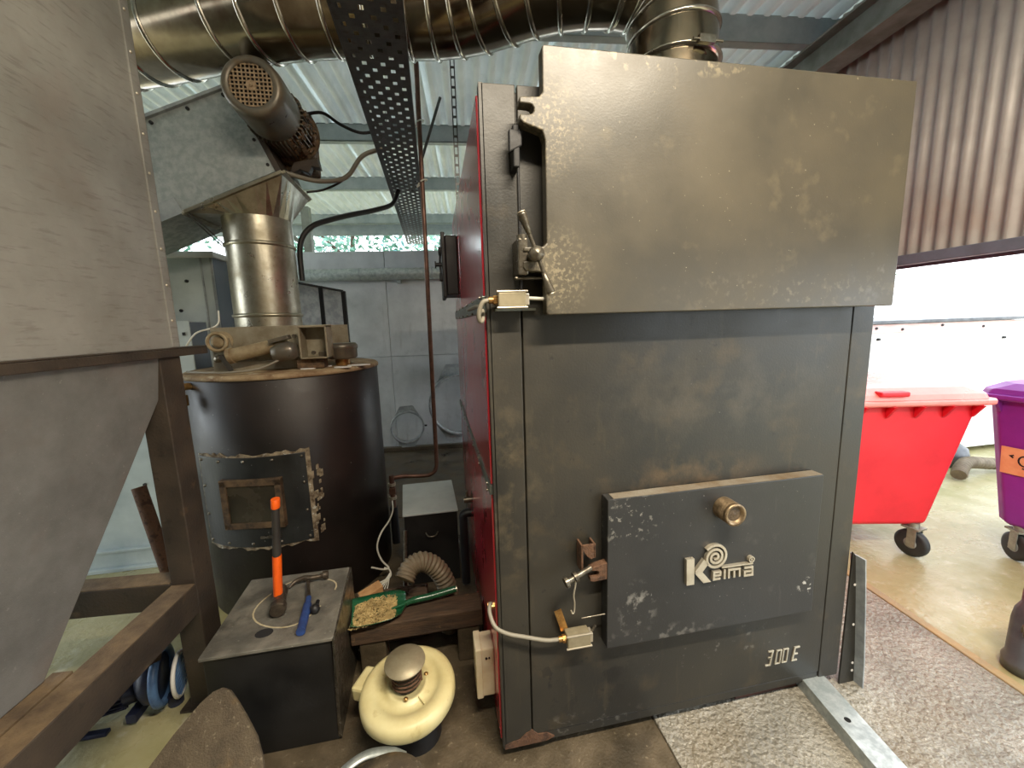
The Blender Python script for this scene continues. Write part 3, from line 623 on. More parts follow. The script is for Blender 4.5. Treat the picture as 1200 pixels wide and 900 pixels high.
for z0, mt in ((0, 0),):
    tr = build(MB().box(-0.004, 0.006, 0.098, 0.141, 1.64, 3.10).box(-0.032, 0.006, 0.135, 0.141, 1.64, 3.10), 'corner_trim', 'hopper', HP, bevel=0.002)
    mb = MB()
    for i in range(10):
        z = 1.75+i*0.145; mb.lathe([(0.006, 0), (0.005, 0.003), (0, 0.004)], (0.006, 0.116, z), (1, 0, 0), 10)
    build(mb, 'rivets', 'silver', tr)
ctop = [(hx0+0.005, hy0+0.005), (-0.004, hy0+0.005), (-0.004, 0.128), (hx0+0.005, 0.128)]
def quad(q, z): return [(a, b, z) for a, b in q]
c1 = [(-1.215, -1.355), (-0.085, -1.355), (-0.085, -0.130), (-1.215, -0.130)]
cmid = [(-1.148, -0.9), (-0.152, -0.9), (-0.152, -0.455), (-1.148, -0.455)]
cbot = [(-0.82, -0.8), (-0.48, -0.8), (-0.48, -0.56), (-0.82, -0.56)]
mb = MB().rings([quad(ctop, 1.602), quad(c1, 1.19) if False else quad([(-1.235, -1.2), (-0.065, -1.2), (-0.065, -0.118), (-1.235, -0.118)], 1.19), quad(cmid, 0.62), quad(cbot, 0.28)], caps=True, smooth=False)
build(mb, 'cone', 'cone', HP, bevel=0.006)

# ================================================================== DRUM
DC = (-1.156, 1.606); DR = 0.564
D = thing('fuel_drum', 'black cylindrical steel fuel drum behind the hammer box', 'drum', (DC[0], DC[1], 0))
build(MB().lathe([(DR-0.01, 0.0), (DR, 0.004), (DR, 1.452), (DR-0.004, 1.456)], (DC[0], DC[1], 0), n=96), 'shell', 'drum', D)
build(MB().lathe([(DR-0.004, 1.430), (DR+0.008, 1.432), (DR+0.008, 1.448), (DR-0.004, 1.459), (0.3, 1.464), (0.0, 1.466)], (DC[0], DC[1], 0), n=96), 'lid', 'drum_top', D)
def curved(a0, a1, z0, z1, r0, r1, name_, m, parent, na=14, bevel=0.002, rag=0.0):
    mb = MB(); rg = []
    for i in range(na+1):
        a = radians(a0+(a1-a0)*i/na); j0 = random.uniform(-rag, rag); j1 = random.uniform(-rag, rag)
        rg.append([(DC[0]+r*cos(a), DC[1]+r*sin(a), z) for r, z in ((r0, z0+j0), (r1, z0+j0), (r1, z1+j1), (r0, z1+j1))])
    mb.rings(rg, True, False); return build(mb, name_, m, parent, bevel=bevel)
curved(-133.5, -66.0, 0.462, 1.022, DR-0.003, DR+0.007, 'sealant_bead', 'sealant', D, 28, 0, 0.012)
AP = curved(-131, -68.5, 0.478, 1.006, DR-0.002, DR+0.013, 'access_panel', 'panel_black', D, 24)
mb = MB()
for a in (-129, -115, -100, -85, -70.5):
    for z in (0.50, 0.985):
        ar = radians(a); mb.lathe([(0.009, 0), (0.008, 0.006), (0, 0.008)], (DC[0]+(DR+0.012)*cos(ar), DC[1]+(DR+0.012)*sin(ar), z), (cos(ar), sin(ar), 0), 8)
for z in (0.66, 0.83):
    for a in (-129, -70.5):
        ar = radians(a); mb.lathe([(0.009, 0), (0.008, 0.006), (0, 0.008)], (DC[0]+(DR+0.012)*cos(ar), DC[1]+(DR+0.012)*sin(ar), z), (cos(ar), sin(ar), 0), 8)
build(mb, 'bolts', 'steel', AP)
ax_ = radians(-97.5); nx_, ny_ = cos(ax_), sin(ax_); tx_, ty_ = -ny_, nx_
def onface(u, z, d): return (DC[0]+nx_*(DR*1.0+d)+tx_*u, DC[1]+ny_*(DR*1.0+d)+ty_*u, z)
def facebox(u0, u1, z0, z1, d0, d1): return MB().hexa([onface(u0, z0, d0), onface(u1, z0, d0), onface(u1, z0, d1), onface(u0, z0, d1)], [onface(u0, z1, d0), onface(u1, z1, d0), onface(u1, z1, d1), onface(u0, z1, d1)])
for u0, u1, z0, z1 in ((-0.165, -0.130, 0.60, 0.88), (0.130, 0.165, 0.60, 0.88), (-0.165, 0.165, 0.845, 0.885), (-0.165, 0.165, 0.595, 0.63)):
    build(facebox(u0, u1, z0, z1, -0.03, 0.022), 'window_bar', 'window_frame', AP, bevel=0.003)
build(facebox(-0.132, 0.132, 0.628, 0.848, -0.03, 0.013), 'inspection_glass', 'dusty_glass', AP)
build(facebox(0.02, 0.13, 0.530, 0.545, 0.0, 0.022), 'panel_grip', 'steel', AP, bevel=0.003)
# chunks of old sealant right of the panel
for i in range(26):
    a = radians(random.uniform(-67, -61)); z = random.uniform(0.5, 0.92); s_ = random.uniform(0.008, 0.022)
    build(MB().obox((DC[0]+(DR+0.002)*cos(a), DC[1]+(DR+0.002)*sin(a), z), (cos(a), sin(a), 0), (-sin(a), cos(a), 0.3), (0, 0, 1), 0.005, s_*0.6, s_), 'sealant_flake', 'sealant', D, bevel=0.002)

# ---- slide gate on the drum
G = thing('slide_gate', 'dusty beige slide gate with actuator on the drum lid', 'slide gate', (-1.14, 1.45, 1.466))
build(MB().box(-1.46, -0.98, 1.30, 1.345, 1.466, 1.52), 'base_block', 'gate', G, bevel=0.003)
build(MB().box(-1.46, -0.80, 1.318, 1.335, 1.52, 1.722), 'front_plate', 'gate', G, bevel=0.002)
build(MB().box(-1.46, -0.80, 1.80, 1.816, 1.466, 1.722).box(-1.46, -1.444, 1.335, 1.80, 1.466, 1.722), 'rear_plate', 'gate', G, bevel=0.002)
build(MB().box(-1.444, -0.94, 1.336, 1.80, 1.700, 1.718), 'top_plate', 'gate', G, bevel=0.002)
build(MB().box(-0.955, -0.945, 1.20, 1.32, 1.525, 1.715).box(-0.955, -0.80, 1.20, 1.32, 1.707, 1.716).box(-0.955, -0.80, 1.20, 1.32, 1.525, 1.533).box(-0.81, -0.80, 1.20, 1.32, 1.525, 1.716), 'pocket', 'gate', G, bevel=0.002)
build(MB().box(-0.99, -0.84, 1.24, 1.34, 1.466, 1.524), 'foot_block', 'motor_grime', G, bevel=0.004)
a0, a1 = Vector((-1.40, 1.24, 1.545)), Vector((-1.03, 1.22, 1.622))
AC = build(MB().cyl(a0+(a1-a0)*0.2, a1, 0.038, n=24).cyl(a0+(a1-a0)*0.16, a0+(a1-a0)*0.22, 0.046, n=20), 'actuator', 'actuator', G)
build(MB().cyl(a0, a0+(a1-a0)*0.2, 0.018, n=14).lathe([(0, -0.02), (0.02, -0.015), (0.024, 0), (0.02, 0.015), (0, 0.02)], a0, (0, 1, 0), 14), 'actuator_rod', 'steel', AC)
build(MB().obox((-1.345, 1.20, 1.52), (0.5, 0, -1), (1, 0, 0.5), (0, 1, 0), 0.05, 0.012, 0.004), 'clevis_strap', 'dark_rubber', AC)
build(MB().lathe([(0, -0.075), (0.036, -0.068), (0.052, -0.03), (0.054, 0.03), (0.04, 0.06), (0, 0.066)], (-1.02, 1.17, 1.575), (1, 0.15, 0.15), 20), 'actuator_motor', 'motor', AC)
build(MB().obox((-1.05, 1.19, 1.645), (1, 0, 0.25), (0, 1, 0), (-0.25, 0, 1), 0.055, 0.03, 0.012), 'actuator_bracket', 'motor', AC, bevel=0.004)
build(MB().lathe([(0, 0), (0.055, 0.0), (0.06, 0.012), (0.04, 0.02), (0.04, 0.05), (0.025, 0.055), (0, 0.055)], (-1.40, 1.318, 1.64), (0, -1, 0.1), 20).torus((-1.40, 1.25, 1.64), (0, 1, 0), 0.05, 0.010, 20, 8), 'pivot_bearing', 'actuator', G)
build(MB().prism([(-1.445, 1.66), (-1.355, 1.66), (-1.33, 1.52), (-1.45, 1.52)], 1.285, 1.30), 'pivot_plate', 'gate', G, bevel=0.003)
for (x, z) in ((-0.975, 1.66), (-0.975, 1.60), (-0.965, 1.55), (-0.88, 1.56)):
    build(MB().cyl((x, 1.21, z), (x, 1.19, z), 0.012, n=6, smooth=False), 'bolt', 'steel', G)
tag(build(MB().tube(smooth_path([(-1.05, 1.15, 1.53), (-1.15, 1.12, 1.488), (-1.3, 1.11, 1.476), (-1.5, 1.2, 1.476), (-1.6, 1.3, 1.474)]), 0.006, 8), 'gate_cable', 'grey_wire'), 'thin grey cable lying on the drum lid under the actuator', 'cable')
T_ = thing('terminal_housing', 'round dark grey terminal housing on the drum lid', 'housing', (-0.77, 1.42, 1.462))
build(MB().cyl((-0.77, 1.42, 1.462), (-0.77, 1.42, 1.505), 0.045, n=20), 'stem', 'brass', T_)
build(MB().lathe([(0, 0), (0.08, 0.0), (0.092, 0.012), (0.092, 0.06), (0.098, 0.066), (0.098, 0.085), (0.085, 0.1), (0, 0.1)], (-0.77, 1.42, 1.503), (0, 0, 1), 24), 'housing_body', 'motor', T_)
build(MB().box(-0.88, -0.83, 1.30, 1.33, 1.53, 1.56), 'side_plug', 'motor', T_, bevel=0.005)
for i, (x, y, rx) in enumerate(((-0.89, 1.36, 0.06), (-0.66, 1.34, 0.07), (-0.74, 1.24, 0.05), (-0.93, 1.25, 0.05))):
    mb = MB().prism([(x+rx*cos(a)*random.uniform(0.7, 1.1), y+0.03*sin(a)*random.uniform(0.7, 1.2)) for a in [k*2*pi/9 for k in range(9)]], 1.462, 1.468, 'xy')
    tag(build(mb, 'paper_scrap', 'white_paint'), ('white paper scrap left of the terminal housing', 'white paper scrap right of the terminal housing', 'white paper scrap at the drum lid edge before the terminal housing', 'white paper scrap beside the gate pocket')[i], 'paper scrap', 'white scraps on the drum lid')
TH = thing('tap_fitting', 'small dusty brass tap fitting on the upper drum side', 'tap', (-1.6, 1.18, 1.3))
build(MB().tube(smooth_path([(-1.52, 1.22, 1.40), (-1.56, 1.14, 1.40), (-1.56, 1.12, 1.36), (-1.56, 1.12, 1.30)]), 0.02, 10).box(-1.59, -1.53, 1.09, 1.15, 1.30, 1.36), 'tap_body', 'brass', TH, bevel=0.004)
build(MB().cyl((-1.56, 1.12, 1.30), (-1.56, 1.12, 1.265), 0.017, n=10), 'tap_nozzle', 'brass', TH)

# ================================================================== SCREW CONVEYOR WITH CHUTE AND MOTOR
A = thing('screw_conveyor', 'galvanised inclined screw conveyor dropping fuel into the drum', 'conveyor', (-1.225, 1.56, 1.72))
ca, sa = cos(radians(23.5)), sin(radians(23.5))
E0 = Vector((-1.01, 1.33, 2.578))                        # lower right front corner of the trough
def tp(l, h, d): return E0+Vector((-ca*l-sa*h, d, -sa*l+ca*h))   # along, up across, deep
def tbox(l0, l1, h0, h1, d0, d1): return MB().hexa([tp(l0, h0, d0), tp(l1, h0, d0), tp(l1, h0, d1), tp(l0, h0, d1)], [tp(l0, h1, d0), tp(l1, h1, d0), tp(l1, h1, d1), tp(l0, h1, d1)])
TR = build(tbox(0.0, 2.3, 0.0, 0.485, 0.0, 0.45), 'trough', 'zinc', A, bevel=0.004)
build(tbox(-0.012, 2.3, 0.478, 0.495, -0.022, 0.47), 'trough_cover', 'zinc_dull', A, bevel=0.002)
build(tbox(0.0, 0.42, 0.015, 0.27, -0.007, 0.0), 'cover_plate', 'zinc', A, bevel=0.001)
build(tbox(0.55, 2.3, 0.0, 0.09, -0.004, 0.0), 'lower_strip', 'zinc_dull', A)
build(tbox(-0.03, 0.0, -0.01, 0.49, -0.015, 0.465), 'end_plate', 'frame', A, bevel=0.003)
mb = MB()
for l in (0.05, 0.25, 0.45, 0.65, 0.85): mb.cyl(tp(l, 0.455, 0.0), tp(l, 0.455, -0.012), 0.009, n=8)
for h in (0.06, 0.2, 0.34): mb.cyl(tp(0.02, h, 0.0), tp(0.02, h, -0.012), 0.009, n=8)
build(mb, 'bolts', 'black', TR)
# transition funnel: square inclined mouth to round duct
nseg = 32; ccx, ccy, cz = -1.225, 1.56, 2.372; topc = []
fq = [tp(-0.035, -0.012, -0.03), tp(0.535, -0.012, -0.03), tp(0.535, -0.012, 0.48), tp(-0.035, -0.012, 0.48)]
def sq(t):                                               # perimeter of the mouth by angle
    a = t; c, s = cos(a), sin(a); m_ = max(abs(c), abs(s)); u, v = c/m_, s/m_
    u = (1-u)/2; v = (v+1)/2
    p = fq[0]*(1-u)*(1-v)+fq[1]*u*(1-v)+fq[2]*u*v+fq[3]*(1-u)*v
    return p
r_top = [sq(2*pi*k/nseg+pi/4) for k in range(nseg)]
r_bot = [Vector((ccx+0.192*cos(2*pi*k/nseg+pi/4), ccy+0.192*sin(2*pi*k/nseg+pi/4), cz)) for k in range(nseg)]
build(MB().rings([r_top, r_bot], caps=False, smooth=False), 'funnel', 'chute', A)
mb = MB()
for i in range(4): mb.bar(fq[i], fq[(i+1) % 4], 0.03, 0.018, up=(-sa, 0, ca))
build(mb, 'funnel_flange', 'chute', A, bevel=0.002)
build(MB().lathe([(0.190, 1.718), (0.190, 2.378)], (ccx, ccy, 0), n=56), 'drop_duct', 'chute', A)
for z in (2.215, 1.79):
    build(MB().lathe([(0.190, z-0.012), (0.199, z-0.006), (0.199, z+0.006), (0.190, z+0.012)], (ccx, ccy, 0), n=56), 'duct_band', 'chute', A)
for pth in ([(-1.50, 1.31, 2.36), (-1.43, 1.36, 2.27), (-1.385, 1.42, 2.20)], [(-1.48, 1.30, 2.36), (-1.41, 1.36, 2.27), (-1.375, 1.42, 2.21)]):
    build(MB().tube(pth, 0.004, 6), 'tie_wire', 'black_wire', A)
# gearbox and motor
MX, MZ = -0.985, 2.878
build(MB().box(MX-0.13, MX+0.13, 1.56, 1.70, MZ-0.20, MZ+0.14).cyl((MX-0.1, 1.62, MZ-0.1), (MX+0.10, 1.62, MZ-0.12), 0.07, n=20), 'gearbox', 'motor_grime', A, bevel=0.012)
build(MB().prism([(MX+0.02, MZ-0.17), (MX+0.16, MZ-0.14), (MX+0.17, MZ-0.20), (MX+0.12, MZ-0.19), (MX+0.10, MZ-0.23), (MX+0.05, MZ-0.21), (MX-0.02, MZ-0.25)], 1.50, 1.56), 'mount_foot', 'frame', A, bevel=0.004)
MT = build(MB().lathe([(0.10, 0.0), (0.172, 0.0), (0.175, 0.02), (0.165, 0.035), (0.132, 0.05), (0.126, 0.30), (0.05, 0.30)], (MX, 1.565, MZ), (0, -1, 0), 40), 'motor', 'motor_grime', A)
mb = MB()
for i in range(40):
    a = 2*pi*i/40
    mb.obox((MX+0.138*cos(a), 1.40, MZ+0.138*sin(a)), (0, 1, 0), (cos(a), 0, sin(a)), (-sin(a), 0, cos(a)), 0.115, 0.016, 0.003)
build(mb, 'cooling_fins', 'motor', MT)
build(MB().lathe([(0.142, 0.0), (0.143, 0.22), (0.138, 0.262), (0.126, 0.278), (0.100, 0.278), (0.098, 0.268)], (MX, 1.285, MZ), (0, -1, 0), 44), 'fan_cover', 'motor', MT)
build(MB().cyl((MX, 1.05, MZ), (MX, 1.045, MZ), 0.100, n=36), 'fan_void', 'void', MT)
mb = MB(); R_ = 0.101
for i in range(-5, 6):
    o = i*0.0184; hh = sqrt(max(0, R_*R_-o*o))
    if hh > 0.01:
        mb.box(MX+o-0.003, MX+o+0.003, 1.014, 1.018, MZ-hh, MZ+hh); mb.box(MX-hh, MX+hh, 1.0135, 1.0175, MZ+o-0.003, MZ+o+0.003)
mb.cyl((MX, 1.02, MZ), (MX, 1.012, MZ), 0.024, n=18).cyl((MX, 1.012, MZ), (MX, 1.008, MZ), 0.008, n=10)
gr = build(mb, 'fan_grille', 'grille', MT)
for i in range(60):                                      # caked grime along the right of the motor body
    a = random.uniform(-1.15, 0.75); y = random.uniform(1.31, 1.53); r = 0.150+random.uniform(-0.008, 0.008)
    if i == 0: gm = MB()
    gm.obox((MX+r*cos(a), y, MZ+r*sin(a)), (0, 1, random.uniform(-0.5, 0.5)), (cos(a), 0, sin(a)), (-sin(a), 0, cos(a)), random.uniform(0.01, 0.03), 0.008, random.uniform(0.005, 0.014))
build(gm, 'caked_grime', 'motor_grime', MT, bevel=0.003, kind='stuff')
# cables around the conveyor
def cable(name_, pts, r, m, label):
    return tag(build(MB().tube(smooth_path(pts), r, 8), name_, m), label, 'cable')
cable('motor_cable', [(MX+0.06, 1.60, MZ+0.14), (-0.80, 1.62, 3.05), (-0.70, 1.62, 2.99), (-0.58, 1.62, 2.945), (-0.46, 1.62, 2.95), (-0.40, 1.62, 2.86)], 0.010, 'black_wire', 'thin black cable from the motor top to the cable tray')
cable('flat_cable', [(-1.0, 1.42, 2.62), (-0.86, 1.48, 2.60), (-0.74, 1.52, 2.615), (-0.66, 1.55, 2.66), (-0.58, 1.58, 2.78), (-0.50, 1.6, 2.83), (-0.40, 1.6, 2.85)], 0.014, 'grey_wire', 'grey sheathed cable looping below the conveyor motor')
cable('thin_cable', [(-0.92, 1.55, 2.55), (-0.82, 1.57, 2.575), (-0.70, 1.58, 2.64), (-0.60, 1.6, 2.76)], 0.007, 'black_wire', 'thin black cable running just under the grey sheathed cable')
cable('black_conduit', [(-1.03, 1.66, 2.02), (-1.028, 1.66, 2.20), (-1.005, 1.67, 2.30), (-0.95, 1.70, 2.375), (-0.88, 1.76, 2.425), (-0.732, 1.90, 2.505), (-0.568, 2.05, 2.583), (-0.45, 2.18, 2.665), (-0.40, 2.24, 2.786)], 0.018, 'black_wire', 'thick black conduit curving from beside the drop duct to the tray')
cable('white_lead', [(-1.44, 1.40, 1.82), (-1.43, 1.36, 1.75), (-1.46, 1.34, 1.72), (-1.55, 1.34, 1.69), (-1.62, 1.34, 1.60)], 0.005, 'white_wire', 'thin white lead at the left foot of the drop duct')

# ================================================================== GREY TANK, PANEL BOX, WALL PIPE
TK = thing('steel_tank', 'pale galvanised tank standing behind the hopper', 'tank', (-2.6, 2.5, 0))
tx1 = -1.668
build(MB().box(-3.6, tx1, 1.90, 3.6, 0.03, 2.215), 'body', 'tank', TK, bevel=0.004)
build(MB().box(tx1-0.002, tx1+0.004, 1.905, 3.6, 0.03, 2.21), 'side_shade_sheet', 'tank_shade', TK)  # thin sheet that paints the tank's right face in shade
build(MB().box(-3.62, tx1+0.025, 1.865, 3.62, 2.205, 2.245), 'top_flange', 'white_paint', TK, bevel=0.004)
build(MB().box(tx1-0.075, tx1-0.065, 1.892, 1.90, 0.2, 2.205).box(tx1-0.012, tx1+0.003, 1.89, 1.90, 0.03, 2.205), 'corner_seam', 'zinc_dull', TK)
build(MB().box(-3.62, tx1+0.01, 1.84, 1.90, 0.0, 0.028).box(-3.62, tx1+0.01, 1.872, 1.90, 0.028, 0.14).box(-3.62, tx1+0.01, 1.855, 1.90, 0.14, 0.16), 'base_channel', 'tank', TK, bevel=0.004)
mb = MB()
for x, z in ((-1.84, 2.05), (-2.3, 0.62), (-2.05, 1.2), (-1.9, 1.85)): mb.cyl((x, 1.90, z), (x, 1.89, z), 0.011, n=8)
build(mb, 'bolts', 'black', TK)
CB = thing('control_cabinet', 'small pale control cabinet in front of the tank', 'cabinet', (-1.8, 1.6, 1.0))
build(MB().box(-2.1, -1.742, 1.66, 1.86, 1.30, 1.775), 'cabinet_body', 'tank', CB, bevel=0.004)
build(MB().box(-1.746, -1.738, 1.665, 1.855, 1.31, 1.765), 'cabinet_side_shade', 'tank_shade', CB)  # shade on the cabinet's right face, put into colour
build(MB().box(-1.785, -1.77, 1.652, 1.66, 1.68, 1.70), 'cabinet_lock', 'black', CB)
build(MB().box(-2.05, -1.75, 1.70, 1.82, 0.0, 1.30), 'cabinet_stand', 'zinc_dull', CB)
PB = thing('panel_bunker', 'grey sheet metal bunker with dark corner posts by the back wall', 'bunker', (-1.5, 3.3, 0))
pv = [(-1.61, 3.16), (-1.36, 3.42), (-1.16, 3.56)]
def wallseg(p, q, z0p, z0q, th, z1=0.0):
    p = Vector((p[0], p[1])); q = Vector((q[0], q[1])); d = (q-p).normalized(); n_ = Vector((-d.y, d.x))*th
    return MB().hexa([(p.x, p.y, z1), (q.x, q.y, z1), (q.x+n_.x, q.y+n_.y, z1), (p.x+n_.x, p.y+n_.y, z1)], [(p.x, p.y, z0p), (q.x, q.y, z0q), (q.x+n_.x, q.y+n_.y, z0q), (p.x+n_.x, p.y+n_.y, z0p)])
build(wallseg(pv[0], pv[1], 2.175, 2.135, 0.3), 'side_panel', 'zinc_dull', PB, bevel=0.003)
build(wallseg((pv[1][0]+0.02, pv[1][1]+0.014), pv[2], 2.130, 2.098, 0.25), 'side_panel', 'zinc_dull', PB, bevel=0.003)
for i, (x, y, z) in enumerate(((pv[1][0], pv[1][1]-0.005, 2.15), (pv[2][0], pv[2][1]-0.005, 2.105))):
    build(MB().box(x-0.018, x+0.022, y-0.012, y+0.05, 0, z), 'corner_post', 'black', PB)
build(wallseg((pv[0][0], pv[0][1]-0.01), (pv[2][0], pv[2][1]-0.012), 2.235, 2.11, 0.32, 2.10) if False else MB().bar((pv[0][0], pv[0][1]-0.006, 2.18), (pv[1][0], pv[1][1]-0.006, 2.14), 0.03, 0.02).bar((pv[1][0], pv[1][1]-0.006, 2.14), (pv[2][0], pv[2][1]-0.006, 2.104), 0.03, 0.02), 'top_rail', 'black', PB)
WP = thing('wall_pipe', 'horizontal galvanised pipe fixed along the concrete back wall', 'pipe', (-0.9, 4.05, 2.3))
WPm = BA
def bw(x, y, z): return (x*cos(BA)-y*sin(BA), x*sin(BA)+y*cos(BA), z)
build(MB().tube([bw(-2.6, 4.08, 2.36), bw(1.2, 4.08, 2.36)], 0.072, 20), 'pipe_run', 'zinc', WP)
for x in (-1.42, -0.52): build(MB().tube([bw(x-0.012, 4.08, 2.36), bw(x+0.012, 4.08, 2.36)], 0.078, 20), 'joint_ring', 'zinc_dull', WP)
for x in (-0.95, 0.3): build(MB().bar(bw(x, 4.09, 2.27), bw(x, 4.18, 2.27), 0.04, 0.05), 'wall_bracket', 'zinc_dull', WP)

# ================================================================== RING FLANGES BY THE BACK WALL
def ring_flange(c, R, name_, label, tilt=0.0):
    t = thing(name_, label, 'flange', (c[0], c[1], c[2]-R*1.45))
    a = Vector((0.10, -1, tilt)).normalized(); u = Vector((1, 0.1, 0)).normalized(); v = a.cross(u)*-1
    if v.z < 0: v = -v
    C_ = Vector(c); n = 32
    build(MB().rings([[C_+(u*cos(2*pi*k/n)+v*sin(2*pi*k/n))*r+a*o for k in range(n)] for r, o in ((R*1.08, 0.0), (R*1.08, 0.09), (R*0.98, 0.09), (R*0.98, 0.0))], False, True, True), 'collar', 'zinc_dull', t)
    for sg in (1, -1):
        mb = MB(); q = []
        pts = [(-R*0.98, sg*R*0.42), (-R*0.42, sg*R*1.38), (R*0.42, sg*R*1.38), (R*0.98, sg*R*0.42)]
        inner = [(R*1.02*cos(x), R*1.02*sin(x)*1) for x in [sg*(0.41+(pi-0.82)*k/8) for k in range(9)]]
        ring = pts+inner
        f = [C_+u*p[0]+v*p[1]+a*0.0 for p in ring]; b_ = [C_+u*p[0]+v*p[1]+a*0.02 for p in ring]
        mb.rings([f, b_], True, False)
        build(mb, 'mounting_plate', 'zinc_dull', t)
    build(MB().cyl(C_+u*R*1.05+a*0.05, C_+u*R*1.25+a*0.05, 0.012, n=8), 'clamp_bolt', 'black', t)
    return t
ring_flange((-0.60, 4.03, 0.385), 0.20, 'pipe_flange', 'small grey flanged pipe collar standing against the back wall')
ring_flange((0.10, 3.92, 0.67), 0.38, 'pipe_flange', 'large grey flanged pipe collar half hidden behind the boiler')

# ================================================================== HAMMER BOX AND TOOLS
BX = thing('tool_box', 'black steel box with worn grey top carrying two hammers', 'box', (-0.89, 0.46, 0))
bq = [(-1.118, 0.226), (-0.656, 0.226), (-0.686, 0.700), (-1.130, 0.700)]
build(MB().hexa(quad(bq, 0.0), quad(bq, 0.470)), 'body', 'box', BX, bevel=0.004)
bt = [(-1.126, 0.214), (-0.646, 0.214), (-0.678, 0.708), (-1.138, 0.708)]
LTOP = build(MB().hexa(quad(bt, 0.466), quad(bt, 0.480)), 'top_plate', 'box_top', BX, bevel=0.003)
mk = []
for i in range(34):
    a = 2*pi*(i/34*0.93+0.02); mk.append((-0.868+0.155*cos(a)+0.015*sin(3*a), 0.498+0.165*sin(a)+0.012*cos(2*a)))
mb = MB()
for i in range(len(mk)-1):
    p, q = Vector(mk[i]), Vector(mk[i+1]); n_ = Vector((-(q-p).y, (q-p).x)).normalized()*0.0032
    mb.prism([tuple(p+n_), tuple(q+n_), tuple(q-n_), tuple(p-n_)], 0.480, 0.4808, 'xy')
build(mb, 'ring_mark', 'chalk', LTOP)
build(MB().prism([(-0.93+0.034*cos(a), 0.305+0.026*sin(a)) for a in [k*2*pi/14 for k in range(14)]], 0.480, 0.4809, 'xy'), 'soot_mark', 'soot_spot', LTOP)
build(MB().hexa([(-0.668, 0.222, 0.02), (-0.650, 0.214, 0.02), (-0.665, 0.70, 0.02), (-0.680, 0.70, 0.02)], [(-0.650, 0.214, 0.478), (-0.640, 0.208, 0.478), (-0.668, 0.708, 0.478), (-0.682, 0.708, 0.478)]), 'side_lip', 'steel', BX, bevel=0.002)
ZB = 0.481
SH = thing('sledge_hammer', 'orange handled sledge hammer standing upright on its head', 'hammer', (-0.93, 0.47, ZB))
hd = MB(); p0, p1 = Vector((-0.903, 0.385, ZB+0.034)), Vector((-0.945, 0.535, ZB+0.034)); dd = (p1-p0)
prof = [(0.030, 0.0), (0.034, 0.006), (0.034, 0.035), (0.030, 0.05), (0.030, dd.length-0.05), (0.034, dd.length-0.035), (0.034, dd.length-0.006), (0.030, dd.length)]
hd.lathe(prof, p0, dd, 8, smooth=False, caps=True)
build(hd, 'head', 'hammer_steel', SH, bevel=0.003)
hb0 = Vector((-0.928, 0.468, ZB+0.055)); hb1 = Vector((-0.892, 0.470, ZB+0.50)); ax = hb1-hb0
def hseg(t0, t1, r0, r1, name_, m):
    a, b = hb0+ax*t0, hb0+ax*t1; n = 14; d = ax.normalized(); u = Vector((1, 0, 0)); u = (u-d*u.dot(d)).normalized(); v = d.cross(u)
    rg = [[p+(u*cos(2*pi*k/n)*r*0.85+v*sin(2*pi*k/n)*r*1.15) for k in range(n)] for p, r in ((a, r0*0.96), (a+(b-a)*0.06, r0), (a+(b-a)*0.94, r1), (b, r1*0.96))]
    build(MB().rings(rg, True, True), name_, m, SH)
hseg(0.0, 0.42, 0.021, 0.021, 'shaft', 'orange')
hseg(0.42, 0.91, 0.0195, 0.0165, 'grip', 'dark_rubber')
hseg(0.91, 1.0, 0.0205, 0.0205, 'grip_end', 'orange')
CH = thing('claw_hammer', 'claw hammer with blue rubber grip lying on the box', 'hammer', (-0.81, 0.45, ZB))
zc = ZB+0.017
build(MB().tube(smooth_path([(-0.842, 0.585, zc+0.004), (-0.826, 0.53, zc), (-0.803, 0.46, zc)]), 0.010, 10), 'shaft', 'hammer_steel', CH)
build(MB().tube(smooth_path([(-0.806, 0.47, zc), (-0.796, 0.42, zc+0.002), (-0.785, 0.34, zc+0.002), (-0.774, 0.252, zc+0.002)]), [0.012]*6+[0.017]*12+[0.018], 12), 'grip', 'blue_grip', CH)
build(MB().tube(smooth_path([(-0.922, 0.575, zc-0.006), (-0.905, 0.605, zc+0.004), (-0.868, 0.618, zc+0.008), (-0.838, 0.612, zc+0.008), (-0.802, 0.619, zc+0.006), (-0.778, 0.624, zc+0.006)], 4), [0.004, 0.006, 0.008, 0.009, 0.010, 0.011, 0.012, 0.0125, 0.013, 0.013, 0.014, 0.014, 0.013, 0.012, 0.011, 0.011, 0.011, 0.011, 0.012, 0.014, 0.015], 10), 'claw_head', 'hammer_steel', CH)
build(MB().cyl((-0.782, 0.6235, zc+0.006), (-0.760, 0.627, zc+0.006), 0.0195, n=16), 'striking_face', 'hammer_steel', CH, bevel=0.003)
KB = thing('knob_bolt', 'small black knob bolt beside the blue hammer grip', 'knob', (-0.757, 0.39, ZB))
build(MB().lathe([(0, 0), (0.015, 0.002), (0.021, 0.014), (0.019, 0.028), (0.010, 0.036), (0, 0.038)], (-0.757, 0.385, ZB), (0, 0, 1), 18), 'knob', 'black', KB)
build(MB().cyl((-0.757, 0.40, ZB+0.009), (-0.762, 0.45, ZB+0.009), 0.008, n=10), 'threaded_stud', 'black', KB)

